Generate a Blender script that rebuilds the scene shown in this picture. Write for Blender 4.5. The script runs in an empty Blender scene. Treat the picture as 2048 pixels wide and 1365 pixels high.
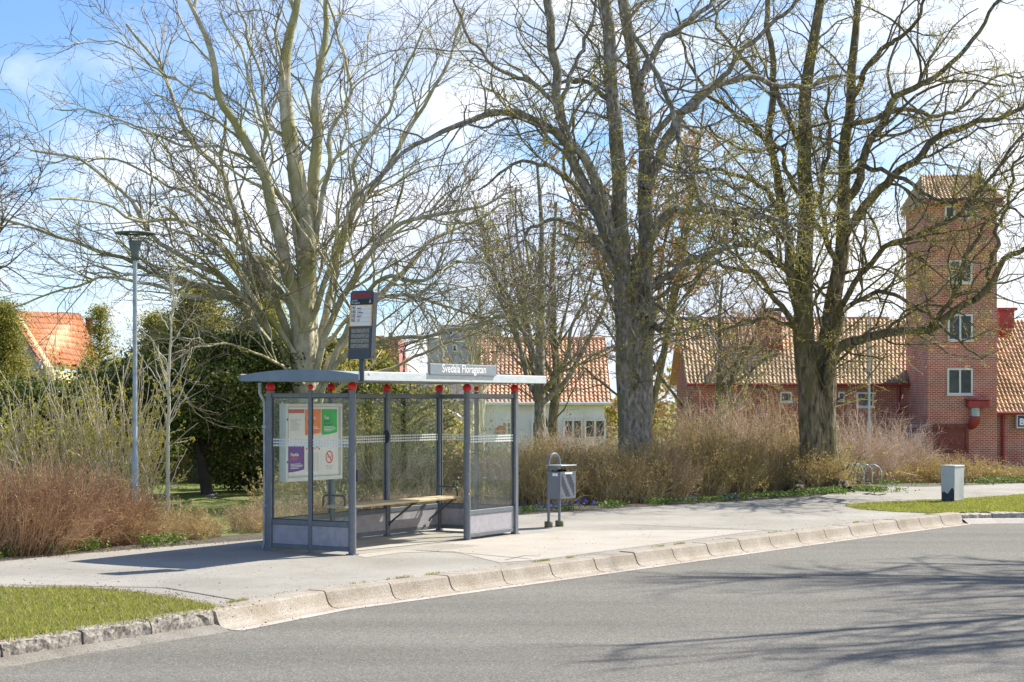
import bpy, math, random
import numpy as np
from mathutils import Vector, Matrix
random.seed(7); RNG = np.random.default_rng(11)
SC = bpy.context.scene; COL = SC.collection
F = 3500.0; EYE = 1.9; HOR = 802.0
# ---------------------------------------------------------------- camera
cam = bpy.data.cameras.new('camera'); camo = bpy.data.objects.new('camera', cam); COL.objects.link(camo)
camo.location = (0, 0, EYE); camo.rotation_euler = (math.radians(90), 0, 0)
cam.sensor_width = 36; cam.lens = 36 * F / 2048; cam.shift_y = (HOR - 682.5) / 2048
cam.clip_start = 0.5; cam.clip_end = 6000
SC.camera = camo
# ---------------------------------------------------------------- sky and sun
SUN_AZ = math.radians(55); SUN_EL = math.radians(45)
world = bpy.data.worlds.new('World'); SC.world = world; world.use_nodes = True
wn = world.node_tree; wn.nodes.clear()
def wnode(t, **k):
    n = wn.nodes.new(t)
    for a, b in k.items(): setattr(n, a, b)
    return n
sky = wnode('ShaderNodeTexSky', sky_type='NISHITA', sun_disc=False, sun_elevation=SUN_EL, sun_rotation=SUN_AZ, air_density=1.0, dust_density=0.3, ozone_density=2.0)
tc = wnode('ShaderNodeTexCoord'); mp = wnode('ShaderNodeMapping'); mp.inputs['Scale'].default_value = (1.0, 1.0, 2.6); mp.inputs['Rotation'].default_value = (0.0, 0.25, 0.0); mp.inputs['Location'].default_value = (0.35, 0.1, 0.2)
nz = wnode('ShaderNodeTexNoise'); nz.inputs['Scale'].default_value = 4.2; nz.inputs['Detail'].default_value = 9; nz.inputs['Roughness'].default_value = 0.55; nz.inputs['Distortion'].default_value = 0.35
sep = wnode('ShaderNodeSeparateXYZ')
L = wn.links.new
L(tc.outputs['Generated'], mp.inputs['Vector']); L(mp.outputs['Vector'], nz.inputs['Vector']); L(tc.outputs['Generated'], sep.inputs[0])
# the cloud cover thins out towards the upper left part of the sky
m1 = wnode('ShaderNodeMath', operation='MULTIPLY_ADD'); L(sep.outputs['X'], m1.inputs[0]); m1.inputs[1].default_value = 0.50; L(nz.outputs[0], m1.inputs[2])
m2 = wnode('ShaderNodeMath', operation='MULTIPLY_ADD'); L(sep.outputs['Z'], m2.inputs[0]); m2.inputs[1].default_value = -0.55; L(m1.outputs[0], m2.inputs[2])
cr = wnode('ShaderNodeValToRGB'); cr.color_ramp.elements[0].position = 0.34; cr.color_ramp.elements[1].position = 0.51
L(m2.outputs[0], cr.inputs[0])
nz2 = wnode('ShaderNodeTexNoise'); nz2.inputs['Scale'].default_value = 7.0; nz2.inputs['Detail'].default_value = 7; L(mp.outputs['Vector'], nz2.inputs['Vector'])
ccr = wnode('ShaderNodeValToRGB'); ccr.color_ramp.elements[0].position = 0.35; ccr.color_ramp.elements[1].position = 0.62; ccr.color_ramp.elements[0].color = (4.6, 5.2, 6.3, 1); ccr.color_ramp.elements[1].color = (7.0, 7.25, 7.7, 1)
L(nz2.outputs[0], ccr.inputs[0])
mx = wnode('ShaderNodeMix', data_type='RGBA'); L(cr.outputs[0], mx.inputs[0]); L(ccr.outputs[0], mx.inputs[7])
tint = wnode('ShaderNodeMix', data_type='RGBA', blend_type='MULTIPLY'); tint.inputs[0].default_value = 1.0; tint.inputs[7].default_value = (0.64, 0.79, 1.02, 1); L(sky.outputs[0], tint.inputs[6]); L(tint.outputs[2], mx.inputs[6])
bg = wnode('ShaderNodeBackground'); bg.inputs['Strength'].default_value = 0.11; L(mx.outputs[2], bg.inputs['Color'])
wo = wnode('ShaderNodeOutputWorld'); L(bg.outputs[0], wo.inputs['Surface'])
sl = bpy.data.lights.new('sun', 'SUN'); so = bpy.data.objects.new('sun', sl); COL.objects.link(so)
sl.energy = 5.0; sl.angle = math.radians(0.5); sl.color = (1.0, 0.95, 0.87)
sv = Vector((math.sin(SUN_AZ) * math.cos(SUN_EL), math.cos(SUN_AZ) * math.cos(SUN_EL), math.sin(SUN_EL)))
so.rotation_euler = sv.to_track_quat('Z', 'Y').to_euler(); so.location = (20, 20, 40)
SC.view_settings.view_transform = 'Standard'; SC.view_settings.look = 'None'
SC.view_settings.exposure = 0.74; SC.view_settings.gamma = 1.0
SC.cycles.transparent_max_bounces = 24; SC.cycles.max_bounces = 6
# ---------------------------------------------------------------- helpers
def Wp(px, py, Y): return Vector(((px - 1024) / F * Y, Y, EYE + (HOR - py) / F * Y))
def gp(px, py, z=0.0):
    Y = F * (EYE - z) / (py - HOR); return ((px - 1024) / F * Y, Y)
def gz(y):   # the ground falls away gently behind the pavement
    return -0.03 - np.clip((np.asarray(y, float) - 40) / 50, 0, 1) * 1.9
def G(y): return float(gz(y))

def tag(o, label=None, cat=None, group=None, kind=None):
    if label: o['label'] = label
    if cat: o['category'] = cat
    if group: o['group'] = group
    if kind: o['kind'] = kind
    return o
def thing(name, label, cat, loc=(0, 0, 0), rz=0.0, group=None):
    o = bpy.data.objects.new(name, None); COL.objects.link(o); o.location = loc; o.rotation_euler = (0, 0, rz)
    o.empty_display_size = 0.2
    return tag(o, label, cat, group)
def link(name, me, parent=None):
    o = bpy.data.objects.new(name, me); COL.objects.link(o)
    if parent is not None: o.parent = parent
    return o
def copy_tree(o, parent=None):
    c = o.copy(); COL.objects.link(c)
    if parent is not None: c.parent = parent
    for ch in [x for x in SC.objects if x.parent == o]: copy_tree(ch, c)
    return c

class MB:
    def __init__(s): s.v = []; s.f = []; s.m = []; s.sm = []
    def add(s, vs, fs, mi=0, smooth=False):
        b = len(s.v); s.v += [tuple(v) for v in vs]
        for f in fs: s.f.append(tuple(b + i for i in f)); s.m.append(mi); s.sm.append(smooth)
        return s
    def box(s, x0, x1, y0, y1, z0, z1, mi=0):
        vs = [(x0, y0, z0), (x1, y0, z0), (x1, y1, z0), (x0, y1, z0), (x0, y0, z1), (x1, y0, z1), (x1, y1, z1), (x0, y1, z1)]
        return s.add(vs, [(0, 3, 2, 1), (4, 5, 6, 7), (0, 1, 5, 4), (1, 2, 6, 5), (2, 3, 7, 6), (3, 0, 4, 7)], mi)
    def bbox(s, x0, x1, y0, y1, z0, z1, b=0.004, mi=0):   # box with chamfered vertical and horizontal edges
        vs = []; 
        for (z, i) in ((z0, b), (z0 + b, 0), (z1 - b, 0), (z1, b)):
            vs += [(x0 + b + i, y0 + i, z), (x1 - b - i, y0 + i, z), (x1 - i, y0 + b + i, z), (x1 - i, y1 - b - i, z), (x1 - b - i, y1 - i, z), (x0 + b + i, y1 - i, z), (x0 + i, y1 - b - i, z), (x0 + i, y0 + b + i, z)]
        fs = [tuple(range(7, -1, -1)), tuple(range(24, 32))]
        for k in range(3):
            for j in range(8): fs.append((k * 8 + j, k * 8 + (j + 1) % 8, k * 8 + 8 + (j + 1) % 8, k * 8 + 8 + j))
        return s.add(vs, fs, mi)
    def tube(s, pts, r, n=10, mi=0, cap=True, smooth=True):
        pts = [Vector(p) for p in pts]; rs = r if isinstance(r, (list, tuple)) else [r] * len(pts)
        tm = (pts[-1] - pts[0]); tm = tm if tm.length > 1e-6 else Vector((0, 0, 1))
        ts = [((pts[min(i + 1, len(pts) - 1)] - pts[max(i - 1, 0)]).normalized()) for i in range(len(pts))]
        a = ts[0].orthogonal().normalized(); vs = []
        for i, p in enumerate(pts):
            a = (a - ts[i] * a.dot(ts[i])); a.normalize(); b = ts[i].cross(a)
            for k in range(n):
                t = 2 * math.pi * k / n; vs.append(p + (a * math.cos(t) + b * math.sin(t)) * rs[i])
        fs = []
        for i in range(len(pts) - 1):
            for k in range(n): fs.append((i * n + k, i * n + (k + 1) % n, (i + 1) * n + (k + 1) % n, (i + 1) * n + k))
        s.add(vs, fs, mi, smooth)
        if cap:
            m = len(pts) - 1
            s.add(vs[:n], [tuple(range(n - 1, -1, -1))], mi); s.add(vs[m * n:], [tuple(range(n))], mi)
        return s
    def lathe(s, c, prof, n=20, mi=0, smooth=True):   # prof: list of (radius, z)
        vs = []; fs = []
        for (r, z) in prof:
            for k in range(n):
                t = 2 * math.pi * k / n; vs.append((c[0] + r * math.cos(t), c[1] + r * math.sin(t), c[2] + z))
        for i in range(len(prof) - 1):
            for k in range(n): fs.append((i * n + k, i * n + (k + 1) % n, (i + 1) * n + (k + 1) % n, (i + 1) * n + k))
        return s.add(vs, fs, mi, smooth)
    def sphere(s, c, r, n=16, mi=0, sq=1.0):
        pr = [(max(1e-4, r * math.sin(math.pi * i / 10)), -r * sq * math.cos(math.pi * i / 10)) for i in range(11)]
        return s.lathe(c, pr, n, mi)
    def prism(s, poly, axis, a0, a1, mi=0):   # poly in the plane square to axis ('x': (y,z), 'y': (x,z), 'z': (x,y))
        def mk(p, a): return (a, p[0], p[1]) if axis == 'x' else ((p[0], a, p[1]) if axis == 'y' else (p[0], p[1], a))
        n = len(poly); vs = [mk(p, a0) for p in poly] + [mk(p, a1) for p in poly]
        fs = [tuple(range(n - 1, -1, -1)), tuple(range(n, 2 * n))] + [(i, (i + 1) % n, n + (i + 1) % n, n + i) for i in range(n)]
        return s.add(vs, fs, mi)
    def build(s, name, mats, parent=None):
        me = bpy.data.meshes.new(name); me.from_pydata([tuple(v) for v in s.v], [], s.f)
        for m in (mats if isinstance(mats, (list, tuple)) else [mats]): me.materials.append(m)
        me.polygons.foreach_set('material_index', s.m); me.polygons.foreach_set('use_smooth', s.sm)
        import bmesh
        bm = bmesh.new(); bm.from_mesh(me); bmesh.ops.recalc_face_normals(bm, faces=bm.faces); bm.to_mesh(me); bm.free()
        me.update(); return link(name, me, parent)

def mesh_np(name, V, groups, mats, parent=None, smooth=True, ret=False):
    """groups: list of (faces array (n,k), material index)"""
    me = bpy.data.meshes.new(name); V = np.asarray(V, np.float32)
    me.vertices.add(len(V)); me.vertices.foreach_set('co', V.ravel())
    nl = sum(f.size for f, _ in groups); nf = sum(len(f) for f, _ in groups)
    me.loops.add(nl); me.polygons.add(nf)
    me.loops.foreach_set('vertex_index', np.concatenate([f.ravel() for f, _ in groups]).astype(np.int32))
    tot = np.concatenate([np.full(len(f), f.shape[1]) for f, _ in groups]); st = np.concatenate([[0], np.cumsum(tot)[:-1]])
    me.polygons.foreach_set('loop_start', st.astype(np.int32)); me.polygons.foreach_set('loop_total', tot.astype(np.int32))
    for m in mats: me.materials.append(m)
    me.polygons.foreach_set('material_index', np.concatenate([np.full(len(f), mi) for f, mi in groups]).astype(np.int32))
    me.polygons.foreach_set('use_smooth', np.full(nf, smooth))
    me.update(calc_edges=True)
    if ret: return me
    return link(name, me, parent)

def tubes_np(P, R, S=3):
    """P (B,N,3), R (B,N) -> verts, quad faces"""
    P = np.asarray(P, float); B, N, _ = P.shape
    T = np.gradient(P, axis=1); T /= np.linalg.norm(T, axis=2, keepdims=True) + 1e-9
    tm = P[:, -1] - P[:, 0]; tm /= np.linalg.norm(tm, axis=1, keepdims=True) + 1e-9
    ax = np.where(np.abs(tm[:, 2:3]) < 0.7, np.array([[0, 0, 1.0]]), np.array([[1.0, 0, 0]]))
    ref = np.cross(tm, ax); ref /= np.linalg.norm(ref, axis=1, keepdims=True) + 1e-9
    n1 = ref[:, None, :] - T * np.sum(T * ref[:, None, :], axis=2, keepdims=True)
    n1 /= np.linalg.norm(n1, axis=2, keepdims=True) + 1e-9
    n2 = np.cross(T, n1)
    a = np.arange(S) * 2 * math.pi / S
    V = P[:, :, None, :] + R[:, :, None, None] * (np.cos(a)[None, None, :, None] * n1[:, :, None, :] + np.sin(a)[None, None, :, None] * n2[:, :, None, :])
    b = (np.arange(B) * N * S)[:, None, None]; i = (np.arange(N - 1) * S)[None, :, None]; k = np.arange(S)[None, None, :]; k2 = (k + 1) % S
    Fc = np.stack([b + i + k, b + i + k2, b + i + S + k2, b + i + S + k], axis=-1).reshape(-1, 4)
    return V.reshape(-1, 3), Fc
def norm(a): return a / (np.linalg.norm(a, axis=-1, keepdims=True) + 1e-9)
def grow(P, R, dens, lmin, lmax, N, ang=(35, 65), wig=0.16, up=0.03, smin=0.12, rr=0.55, rmin=0.005, rng=RNG, taper=0.6, tipfrac=0.5):
    B, M, _ = P.shape
    plen = np.linalg.norm(np.diff(P, axis=1), axis=2).sum(1)
    cnt = rng.poisson(plen * dens); idx = np.repeat(np.arange(B), cnt); n = len(idx)
    if n == 0: return np.zeros((0, N, 3)), np.zeros((0, N))
    s = rng.uniform(smin, 1.0, n); f = s * (M - 1); i0 = np.minimum(f.astype(int), M - 2); t = (f - i0)[:, None]
    p0 = P[idx, i0] * (1 - t) + P[idx, i0 + 1] * t; r0 = R[idx, i0] * (1 - t[:, 0]) + R[idx, i0 + 1] * t[:, 0]
    tan = norm(P[idx, i0 + 1] - P[idx, i0])
    rv = norm(rng.normal(size=(n, 3))); perp = norm(rv - tan * np.sum(rv * tan, axis=1, keepdims=True))
    a = np.radians(rng.uniform(ang[0], ang[1], n))[:, None]
    d = norm(tan * np.cos(a) + perp * np.sin(a) + np.array([0, 0, up * 4]))
    ln = rng.uniform(lmin, lmax, n) * (1 - tipfrac * s); step = (ln / (N - 1))[:, None]
    pts = [p0]
    for j in range(N - 1):
        pts.append(pts[-1] + d * step)
        d = norm(d + rng.normal(size=(n, 3)) * wig + np.array([0, 0, up]))
    rs = np.minimum(r0 * rr, 0.012 * ln + 0.003)
    rs = np.maximum(rs, rmin)
    w = np.linspace(1, 1 - taper, N)[None, :]
    return np.stack(pts, axis=1), np.maximum(rs[:, None] * w, rmin * 0.6)
def smoothline(pts, n):
    p = np.asarray(pts, float); q = np.vstack([2 * p[0] - p[1], p, 2 * p[-1] - p[-2]]); out = []
    for i in range(1, len(q) - 2):
        for t in np.linspace(0, 1, 10, endpoint=False):
            a, b, c, d = q[i - 1], q[i], q[i + 1], q[i + 2]
            out.append(0.5 * (2 * b + (c - a) * t + (2 * a - 5 * b + 4 * c - d) * t * t + (3 * b - a - 3 * c + d) * t ** 3))
    out.append(p[-1]); out = np.array(out)
    s = np.concatenate([[0], np.cumsum(np.linalg.norm(np.diff(out[:, :3], axis=0), axis=1))]); u = np.linspace(0, s[-1], n)
    return np.stack([np.interp(u, s, out[:, k]) for k in range(out.shape[1])], axis=1)
def flakes(C, size, rng=RNG, flat=0.0, aspect=0.6):
    """one small leaf-shaped quad at each centre"""
    n = len(C); a = norm(rng.normal(size=(n, 3)) * np.array([1, 1, 1 - flat])); b = norm(np.cross(a, rng.normal(size=(n, 3))))
    s = (size * rng.uniform(0.6, 1.3, n))[:, None]
    V = np.stack([C - a * s * 0.5, C + b * s * aspect * 0.5, C + a * s * 0.5, C - b * s * aspect * 0.5], axis=1).reshape(-1, 3)
    return V, (np.arange(n)[:, None] * 4 + np.arange(4)[None, :])
def merge(parts):
    V = []; Fs = []; o = 0
    for v, f in parts: V.append(v); Fs.append(f + o); o += len(v)
    return np.concatenate(V), Fs

# ---------------------------------------------------------------- materials
def newmat(name):
    m = bpy.data.materials.new(name); m.use_nodes = True; nt = m.node_tree
    return m, nt, nt.nodes['Principled BSDF'], nt.links.new
def ND(nt, t, **k):
    n = nt.nodes.new(t)
    for a, b in k.items():
        if hasattr(n, a): setattr(n, a, b)
        else: n.inputs[a].default_value = b
    return n
def c4(c): return (c[0], c[1], c[2], 1)
def mat(name, c1, c2=None, scale=8, rough=0.7, metal=0.0, bump=0.0, bscale=None, detail=6, lo=0.35, hi=0.65, c3=None, s3=1.5, stretch=None, spec=0.5, bdist=0.01):
    m, nt, P, LK = newmat(name)
    P.inputs['Roughness'].default_value = rough; P.inputs['Metallic'].default_value = metal; P.inputs['Specular IOR Level'].default_value = spec
    tcn = ND(nt, 'ShaderNodeTexCoord'); mpn = ND(nt, 'ShaderNodeMapping'); LK(tcn.outputs['Object'], mpn.inputs[0])
    if stretch: mpn.inputs['Scale'].default_value = stretch
    if c2 is None: c2 = tuple(min(1, x * 1.15) for x in c1)
    n1 = ND(nt, 'ShaderNodeTexNoise', Scale=scale, Detail=detail, Roughness=0.6); LK(mpn.outputs[0], n1.inputs['Vector'])
    r = ND(nt, 'ShaderNodeValToRGB'); r.color_ramp.elements[0].position = lo; r.color_ramp.elements[1].position = hi
    r.color_ramp.elements[0].color = c4(c1); r.color_ramp.elements[1].color = c4(c2); LK(n1.outputs[0], r.inputs[0]); out = r.outputs[0]
    if c3 is not None:
        n3 = ND(nt, 'ShaderNodeTexNoise', Scale=s3, Detail=5, Roughness=0.65); LK(mpn.outputs[0], n3.inputs['Vector'])
        r3 = ND(nt, 'ShaderNodeValToRGB'); r3.color_ramp.elements[0].position = 0.46; r3.color_ramp.elements[1].position = 0.62; LK(n3.outputs[0], r3.inputs[0])
        mm = ND(nt, 'ShaderNodeMix', data_type='RGBA'); LK(r3.outputs[0], mm.inputs[0]); LK(out, mm.inputs[6]); mm.inputs[7].default_value = c4(c3); out = mm.outputs[2]
    LK(out, P.inputs['Base Color'])
    if bump:
        nb = ND(nt, 'ShaderNodeTexNoise', Scale=bscale or scale * 3, Detail=5, Roughness=0.65); LK(mpn.outputs[0], nb.inputs['Vector'])
        b = ND(nt, 'ShaderNodeBump', Strength=bump, Distance=bdist); LK(nb.outputs[0], b.inputs['Height']); LK(b.outputs[0], P.inputs['Normal'])
    return m
def leafmat(name, c1, c2, scale=2.0, trans=0.35):
    m, nt, P, LK = newmat(name); P.inputs['Roughness'].default_value = 0.6; P.inputs['Specular IOR Level'].default_value = 0.3
    g = ND(nt, 'ShaderNodeNewGeometry'); rm = ND(nt, 'ShaderNodeMix', data_type='RGBA')
    n1 = ND(nt, 'ShaderNodeTexWhiteNoise'); LK(g.outputs['Random Per Island'], n1.inputs['Vector']); LK(n1.outputs['Value'], rm.inputs[0])
    rm.inputs[6].default_value = c4(c1); rm.inputs[7].default_value = c4(c2)
    LK(rm.outputs[2], P.inputs['Base Color'])
    tr = ND(nt, 'ShaderNodeBsdfTranslucent'); LK(rm.outputs[2], tr.inputs['Color']); ms = ND(nt, 'ShaderNodeMixShader'); ms.inputs[0].default_value = trans
    LK(P.outputs[0], ms.inputs[1]); LK(tr.outputs[0], ms.inputs[2]); LK(ms.outputs[0], nt.nodes['Material Output'].inputs['Surface'])
    return m
def glassmat(name, tint=(0.955, 0.975, 0.962), dirt_sheen=0.022, refl=1.0):
    m, nt, P, LK = newmat(name)
    tr = ND(nt, 'ShaderNodeBsdfTransparent'); tr.inputs[0].default_value = c4(tint)
    gl = ND(nt, 'ShaderNodeBsdfGlossy'); gl.inputs['Roughness'].default_value = 0.02
    fr = ND(nt, 'ShaderNodeFresnel'); fr.inputs[0].default_value = 1.42
    mu = ND(nt, 'ShaderNodeMath', operation='MULTIPLY'); LK(fr.outputs[0], mu.inputs[0]); gg = ND(nt, 'ShaderNodeNewGeometry'); mb_ = ND(nt, 'ShaderNodeMath', operation='MULTIPLY_ADD'); LK(gg.outputs['Backfacing'], mb_.inputs[0]); mb_.inputs[1].default_value = -refl; mb_.inputs[2].default_value = refl; LK(mb_.outputs[0], mu.inputs[1])
    m1 = ND(nt, 'ShaderNodeMixShader'); LK(mu.outputs[0], m1.inputs[0]); LK(tr.outputs[0], m1.inputs[1]); LK(gl.outputs[0], m1.inputs[2])
    df = ND(nt, 'ShaderNodeBsdfDiffuse'); df.inputs[0].default_value = (0.75, 0.8, 0.76, 1)  # whitish film: dirt, made stronger to paint in pale reflections too
    tcn = ND(nt, 'ShaderNodeTexCoord'); mpn = ND(nt, 'ShaderNodeMapping'); mpn.inputs['Scale'].default_value = (6, 6, 1.2); LK(tcn.outputs['Object'], mpn.inputs[0])
    nn = ND(nt, 'ShaderNodeTexNoise', Scale=2.0, Detail=8, Roughness=0.7); LK(mpn.outputs[0], nn.inputs['Vector'])
    mr = ND(nt, 'ShaderNodeMapRange'); mr.inputs[1].default_value = 0.35; mr.inputs[2].default_value = 0.8; mr.inputs[3].default_value = dirt_sheen * 0.4; mr.inputs[4].default_value = dirt_sheen * 2.4; LK(nn.outputs[0], mr.inputs[0])
    m2 = ND(nt, 'ShaderNodeMixShader'); LK(mr.outputs[0], m2.inputs[0]); LK(m1.outputs[0], m2.inputs[1]); LK(df.outputs[0], m2.inputs[2])
    LK(m2.outputs[0], nt.nodes['Material Output'].inputs['Surface']); return m
def brickmat(name, c1, c2, mortar, bw=0.25, bh=0.075, msize=0.012, lattice=0.0):
    m, nt, P, LK = newmat(name); P.inputs['Roughness'].default_value = 0.9; P.inputs['Specular IOR Level'].default_value = 0.2
    tcn = ND(nt, 'ShaderNodeTexCoord'); s = ND(nt, 'ShaderNodeSeparateXYZ'); LK(tcn.outputs['Object'], s.inputs[0])
    ad = ND(nt, 'ShaderNodeMath', operation='ADD'); LK(s.outputs[0], ad.inputs[0]); LK(s.outputs[1], ad.inputs[1])
    cb = ND(nt, 'ShaderNodeCombineXYZ'); LK(ad.outputs[0], cb.inputs[0]); LK(s.outputs[2], cb.inputs[1])
    br = ND(nt, 'ShaderNodeTexBrick'); LK(cb.outputs[0], br.inputs['Vector']); br.inputs['Scale'].default_value = 1.0
    br.inputs['Brick Width'].default_value = bw; br.inputs['Row Height'].default_value = bh; br.inputs['Mortar Size'].default_value = msize; br.inputs['Mortar Smooth'].default_value = 0.2
    br.inputs['Color1'].default_value = c4(c1); br.inputs['Color2'].default_value = c4(c2); br.inputs['Mortar'].default_value = c4(mortar)
    n = ND(nt, 'ShaderNodeTexNoise', Scale=0.6, Detail=6, Roughness=0.6); LK(tcn.outputs['Object'], n.inputs['Vector'])
    hs = ND(nt, 'ShaderNodeHueSaturation'); mr = ND(nt, 'ShaderNodeMapRange'); mr.inputs[1].default_value = 0.3; mr.inputs[2].default_value = 0.7; mr.inputs[3].default_value = 0.75; mr.inputs[4].default_value = 1.2
    LK(n.outputs[0], mr.inputs[0]); LK(mr.outputs[0], hs.inputs['Value']); LK(br.outputs['Color'], hs.inputs['Color']); out = hs.outputs[0]
    LK(out, P.inputs['Base Color'])
    b = ND(nt, 'ShaderNodeBump', Strength=0.4, Distance=0.01); b.invert = True; LK(br.outputs['Fac'], b.inputs['Height']); LK(b.outputs[0], P.inputs['Normal'])
    return m
def groundmat(name, fine, fine2, patch, gscale=160, pscale=0.5, rough=0.9, bump=0.5, spot=(0.5, 0.5, 0.48), spotamt=0.5, pamt=0.8, streak=None, crack=False, gum=False):
    m, nt, P, LK = newmat(name); P.inputs['Roughness'].default_value = rough; P.inputs['Specular IOR Level'].default_value = 0.35
    tcn = ND(nt, 'ShaderNodeTexCoord')
    n1 = ND(nt, 'ShaderNodeTexNoise', Scale=gscale, Detail=3, Roughness=0.7); LK(tcn.outputs['Object'], n1.inputs['Vector'])
    r = ND(nt, 'ShaderNodeValToRGB'); r.color_ramp.elements[0].position = 0.36; r.color_ramp.elements[1].position = 0.62
    r.color_ramp.elements[0].color = c4(fine); r.color_ramp.elements[1].color = c4(fine2); LK(n1.outputs[0], r.inputs[0])
    n2 = ND(nt, 'ShaderNodeTexNoise', Scale=pscale, Detail=8, Roughness=0.62); 
    mpn = ND(nt, 'ShaderNodeMapping'); LK(tcn.outputs['Object'], mpn.inputs[0]); LK(mpn.outputs[0], n2.inputs['Vector'])
    if streak: mpn.inputs['Rotation'].default_value = (0, 0, streak[0]); mpn.inputs['Scale'].default_value = (streak[1], streak[2], 1)
    mr = ND(nt, 'ShaderNodeMapRange'); mr.inputs[1].default_value = 0.35; mr.inputs[2].default_value = 0.68; mr.inputs[3].default_value = 0; mr.inputs[4].default_value = pamt; LK(n2.outputs[0], mr.inputs[0])
    m1_ = ND(nt, 'ShaderNodeMix', data_type='RGBA', blend_type='MULTIPLY'); LK(mr.outputs[0], m1_.inputs[0]); LK(r.outputs[0], m1_.inputs[6]); m1_.inputs[7].default_value = c4(patch); out = m1_.outputs[2]
    vo = ND(nt, 'ShaderNodeTexVoronoi', Scale=gscale * 0.45); LK(tcn.outputs['Object'], vo.inputs['Vector'])
    r2 = ND(nt, 'ShaderNodeValToRGB'); r2.color_ramp.elements[0].position = 0.10; r2.color_ramp.elements[1].position = 0.22; r2.color_ramp.elements[0].color = (spotamt,) * 3 + (1,); r2.color_ramp.elements[1].color = (0, 0, 0, 1)
    LK(vo.outputs['Distance'], r2.inputs[0]); m2_ = ND(nt, 'ShaderNodeMix', data_type='RGBA'); LK(r2.outputs[0], m2_.inputs[0]); LK(out, m2_.inputs[6]); m2_.inputs[7].default_value = c4(spot); out = m2_.outputs[2]
    if crack:
        vc = ND(nt, 'ShaderNodeTexVoronoi', Scale=0.55, feature='DISTANCE_TO_EDGE'); nd = ND(nt, 'ShaderNodeTexNoise', Scale=2.5, Detail=6)
        LK(tcn.outputs['Object'], nd.inputs['Vector']); va = ND(nt, 'ShaderNodeVectorMath', operation='MULTIPLY_ADD'); LK(nd.outputs['Color'], va.inputs[0]); va.inputs[1].default_value = (0.7, 0.7, 0); LK(tcn.outputs['Object'], va.inputs[2]); LK(va.outputs[0], vc.inputs['Vector'])
        r4 = ND(nt, 'ShaderNodeValToRGB'); r4.color_ramp.elements[0].position = 0.0; r4.color_ramp.elements[1].position = 0.012; r4.color_ramp.elements[0].color = (0.25, 0.25, 0.25, 1); r4.color_ramp.elements[1].color = (0, 0, 0, 1)
        LK(vc.outputs['Distance'], r4.inputs[0]); m3_ = ND(nt, 'ShaderNodeMix', data_type='RGBA'); LK(r4.outputs[0], m3_.inputs[0]); LK(out, m3_.inputs[6]); m3_.inputs[7].default_value = c4(tuple(x * 0.4 for x in fine)); out = m3_.outputs[2]
    if gum:
        vg = ND(nt, 'ShaderNodeTexVoronoi', Scale=2.6); LK(tcn.outputs['Object'], vg.inputs['Vector']); r5 = ND(nt, 'ShaderNodeValToRGB'); r5.color_ramp.elements[0].position = 0.055; r5.color_ramp.elements[1].position = 0.085; r5.color_ramp.elements[0].color = (0.45, 0.45, 0.45, 1); r5.color_ramp.elements[1].color = (0, 0, 0, 1)
        LK(vg.outputs['Distance'], r5.inputs[0]); m5 = ND(nt, 'ShaderNodeMix', data_type='RGBA'); LK(r5.outputs[0], m5.inputs[0]); LK(out, m5.inputs[6]); m5.inputs[7].default_value = c4(tuple(x * 0.45 for x in fine)); out = m5.outputs[2]
    LK(out, P.inputs['Base Color'])
    b = ND(nt, 'ShaderNodeBump', Strength=bump, Distance=0.004); LK(n1.outputs[0], b.inputs['Height']); LK(b.outputs[0], P.inputs['Normal'])
    return m

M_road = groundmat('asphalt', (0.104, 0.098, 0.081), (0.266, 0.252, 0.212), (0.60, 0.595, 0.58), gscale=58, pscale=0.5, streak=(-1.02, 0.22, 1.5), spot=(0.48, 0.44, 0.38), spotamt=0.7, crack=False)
M_pave = groundmat('pavement_asphalt', (0.24, 0.222, 0.187), (0.49, 0.46, 0.395), (0.60, 0.59, 0.56), gscale=110, pscale=0.45, spot=(0.55, 0.53, 0.5), crack=True, gum=True)
M_conc = groundmat('pale_concrete', (0.36, 0.33, 0.28), (0.54, 0.50, 0.43), (0.82, 0.78, 0.72), gscale=90, pscale=1.3, spot=(0.4, 0.38, 0.35), spotamt=0.3)
M_kerb = groundmat('kerb_concrete', (0.28, 0.245, 0.20), (0.49, 0.44, 0.365), (0.68, 0.62, 0.54), gscale=70, pscale=2.6, spot=(0.2, 0.17, 0.13), spotamt=0.45)
M_gut = groundmat('gutter_concrete', (0.42, 0.38, 0.33), (0.58, 0.54, 0.48), (0.75, 0.70, 0.64), gscale=70, pscale=1.6, spot=(0.3, 0.28, 0.25), spotamt=0.3)
M_granp = groundmat('pale_granite', (0.26, 0.24, 0.21), (0.62, 0.57, 0.50), (0.75, 0.7, 0.64), gscale=26, pscale=4, bump=0.9, spot=(0.14, 0.12, 0.10), spotamt=0.7)  # granite copy with lightness put into its colour, as sun misses this kerb
M_gran = groundmat('granite', (0.15, 0.135, 0.115), (0.46, 0.42, 0.37), (0.7, 0.65, 0.58), gscale=26, pscale=4, bump=0.9, spot=(0.10, 0.09, 0.08), spotamt=0.8)
M_soil = mat('soil', (0.06, 0.045, 0.03), (0.15, 0.12, 0.08), scale=9, bump=0.8, bscale=30, bdist=0.03)
M_lawn = mat('lawn', (0.12, 0.17, 0.02), (0.28, 0.34, 0.05), scale=14, bump=1.0, bscale=90, bdist=0.03, c3=(0.25, 0.27, 0.07), s3=0.5)
M_blade = leafmat('grass_blade', (0.20, 0.24, 0.03), (0.50, 0.50, 0.10), trans=0.5)
M_drygrass = leafmat('dry_grass_blade', (0.55, 0.46, 0.24), (0.40, 0.33, 0.17), trans=0.3)
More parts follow.
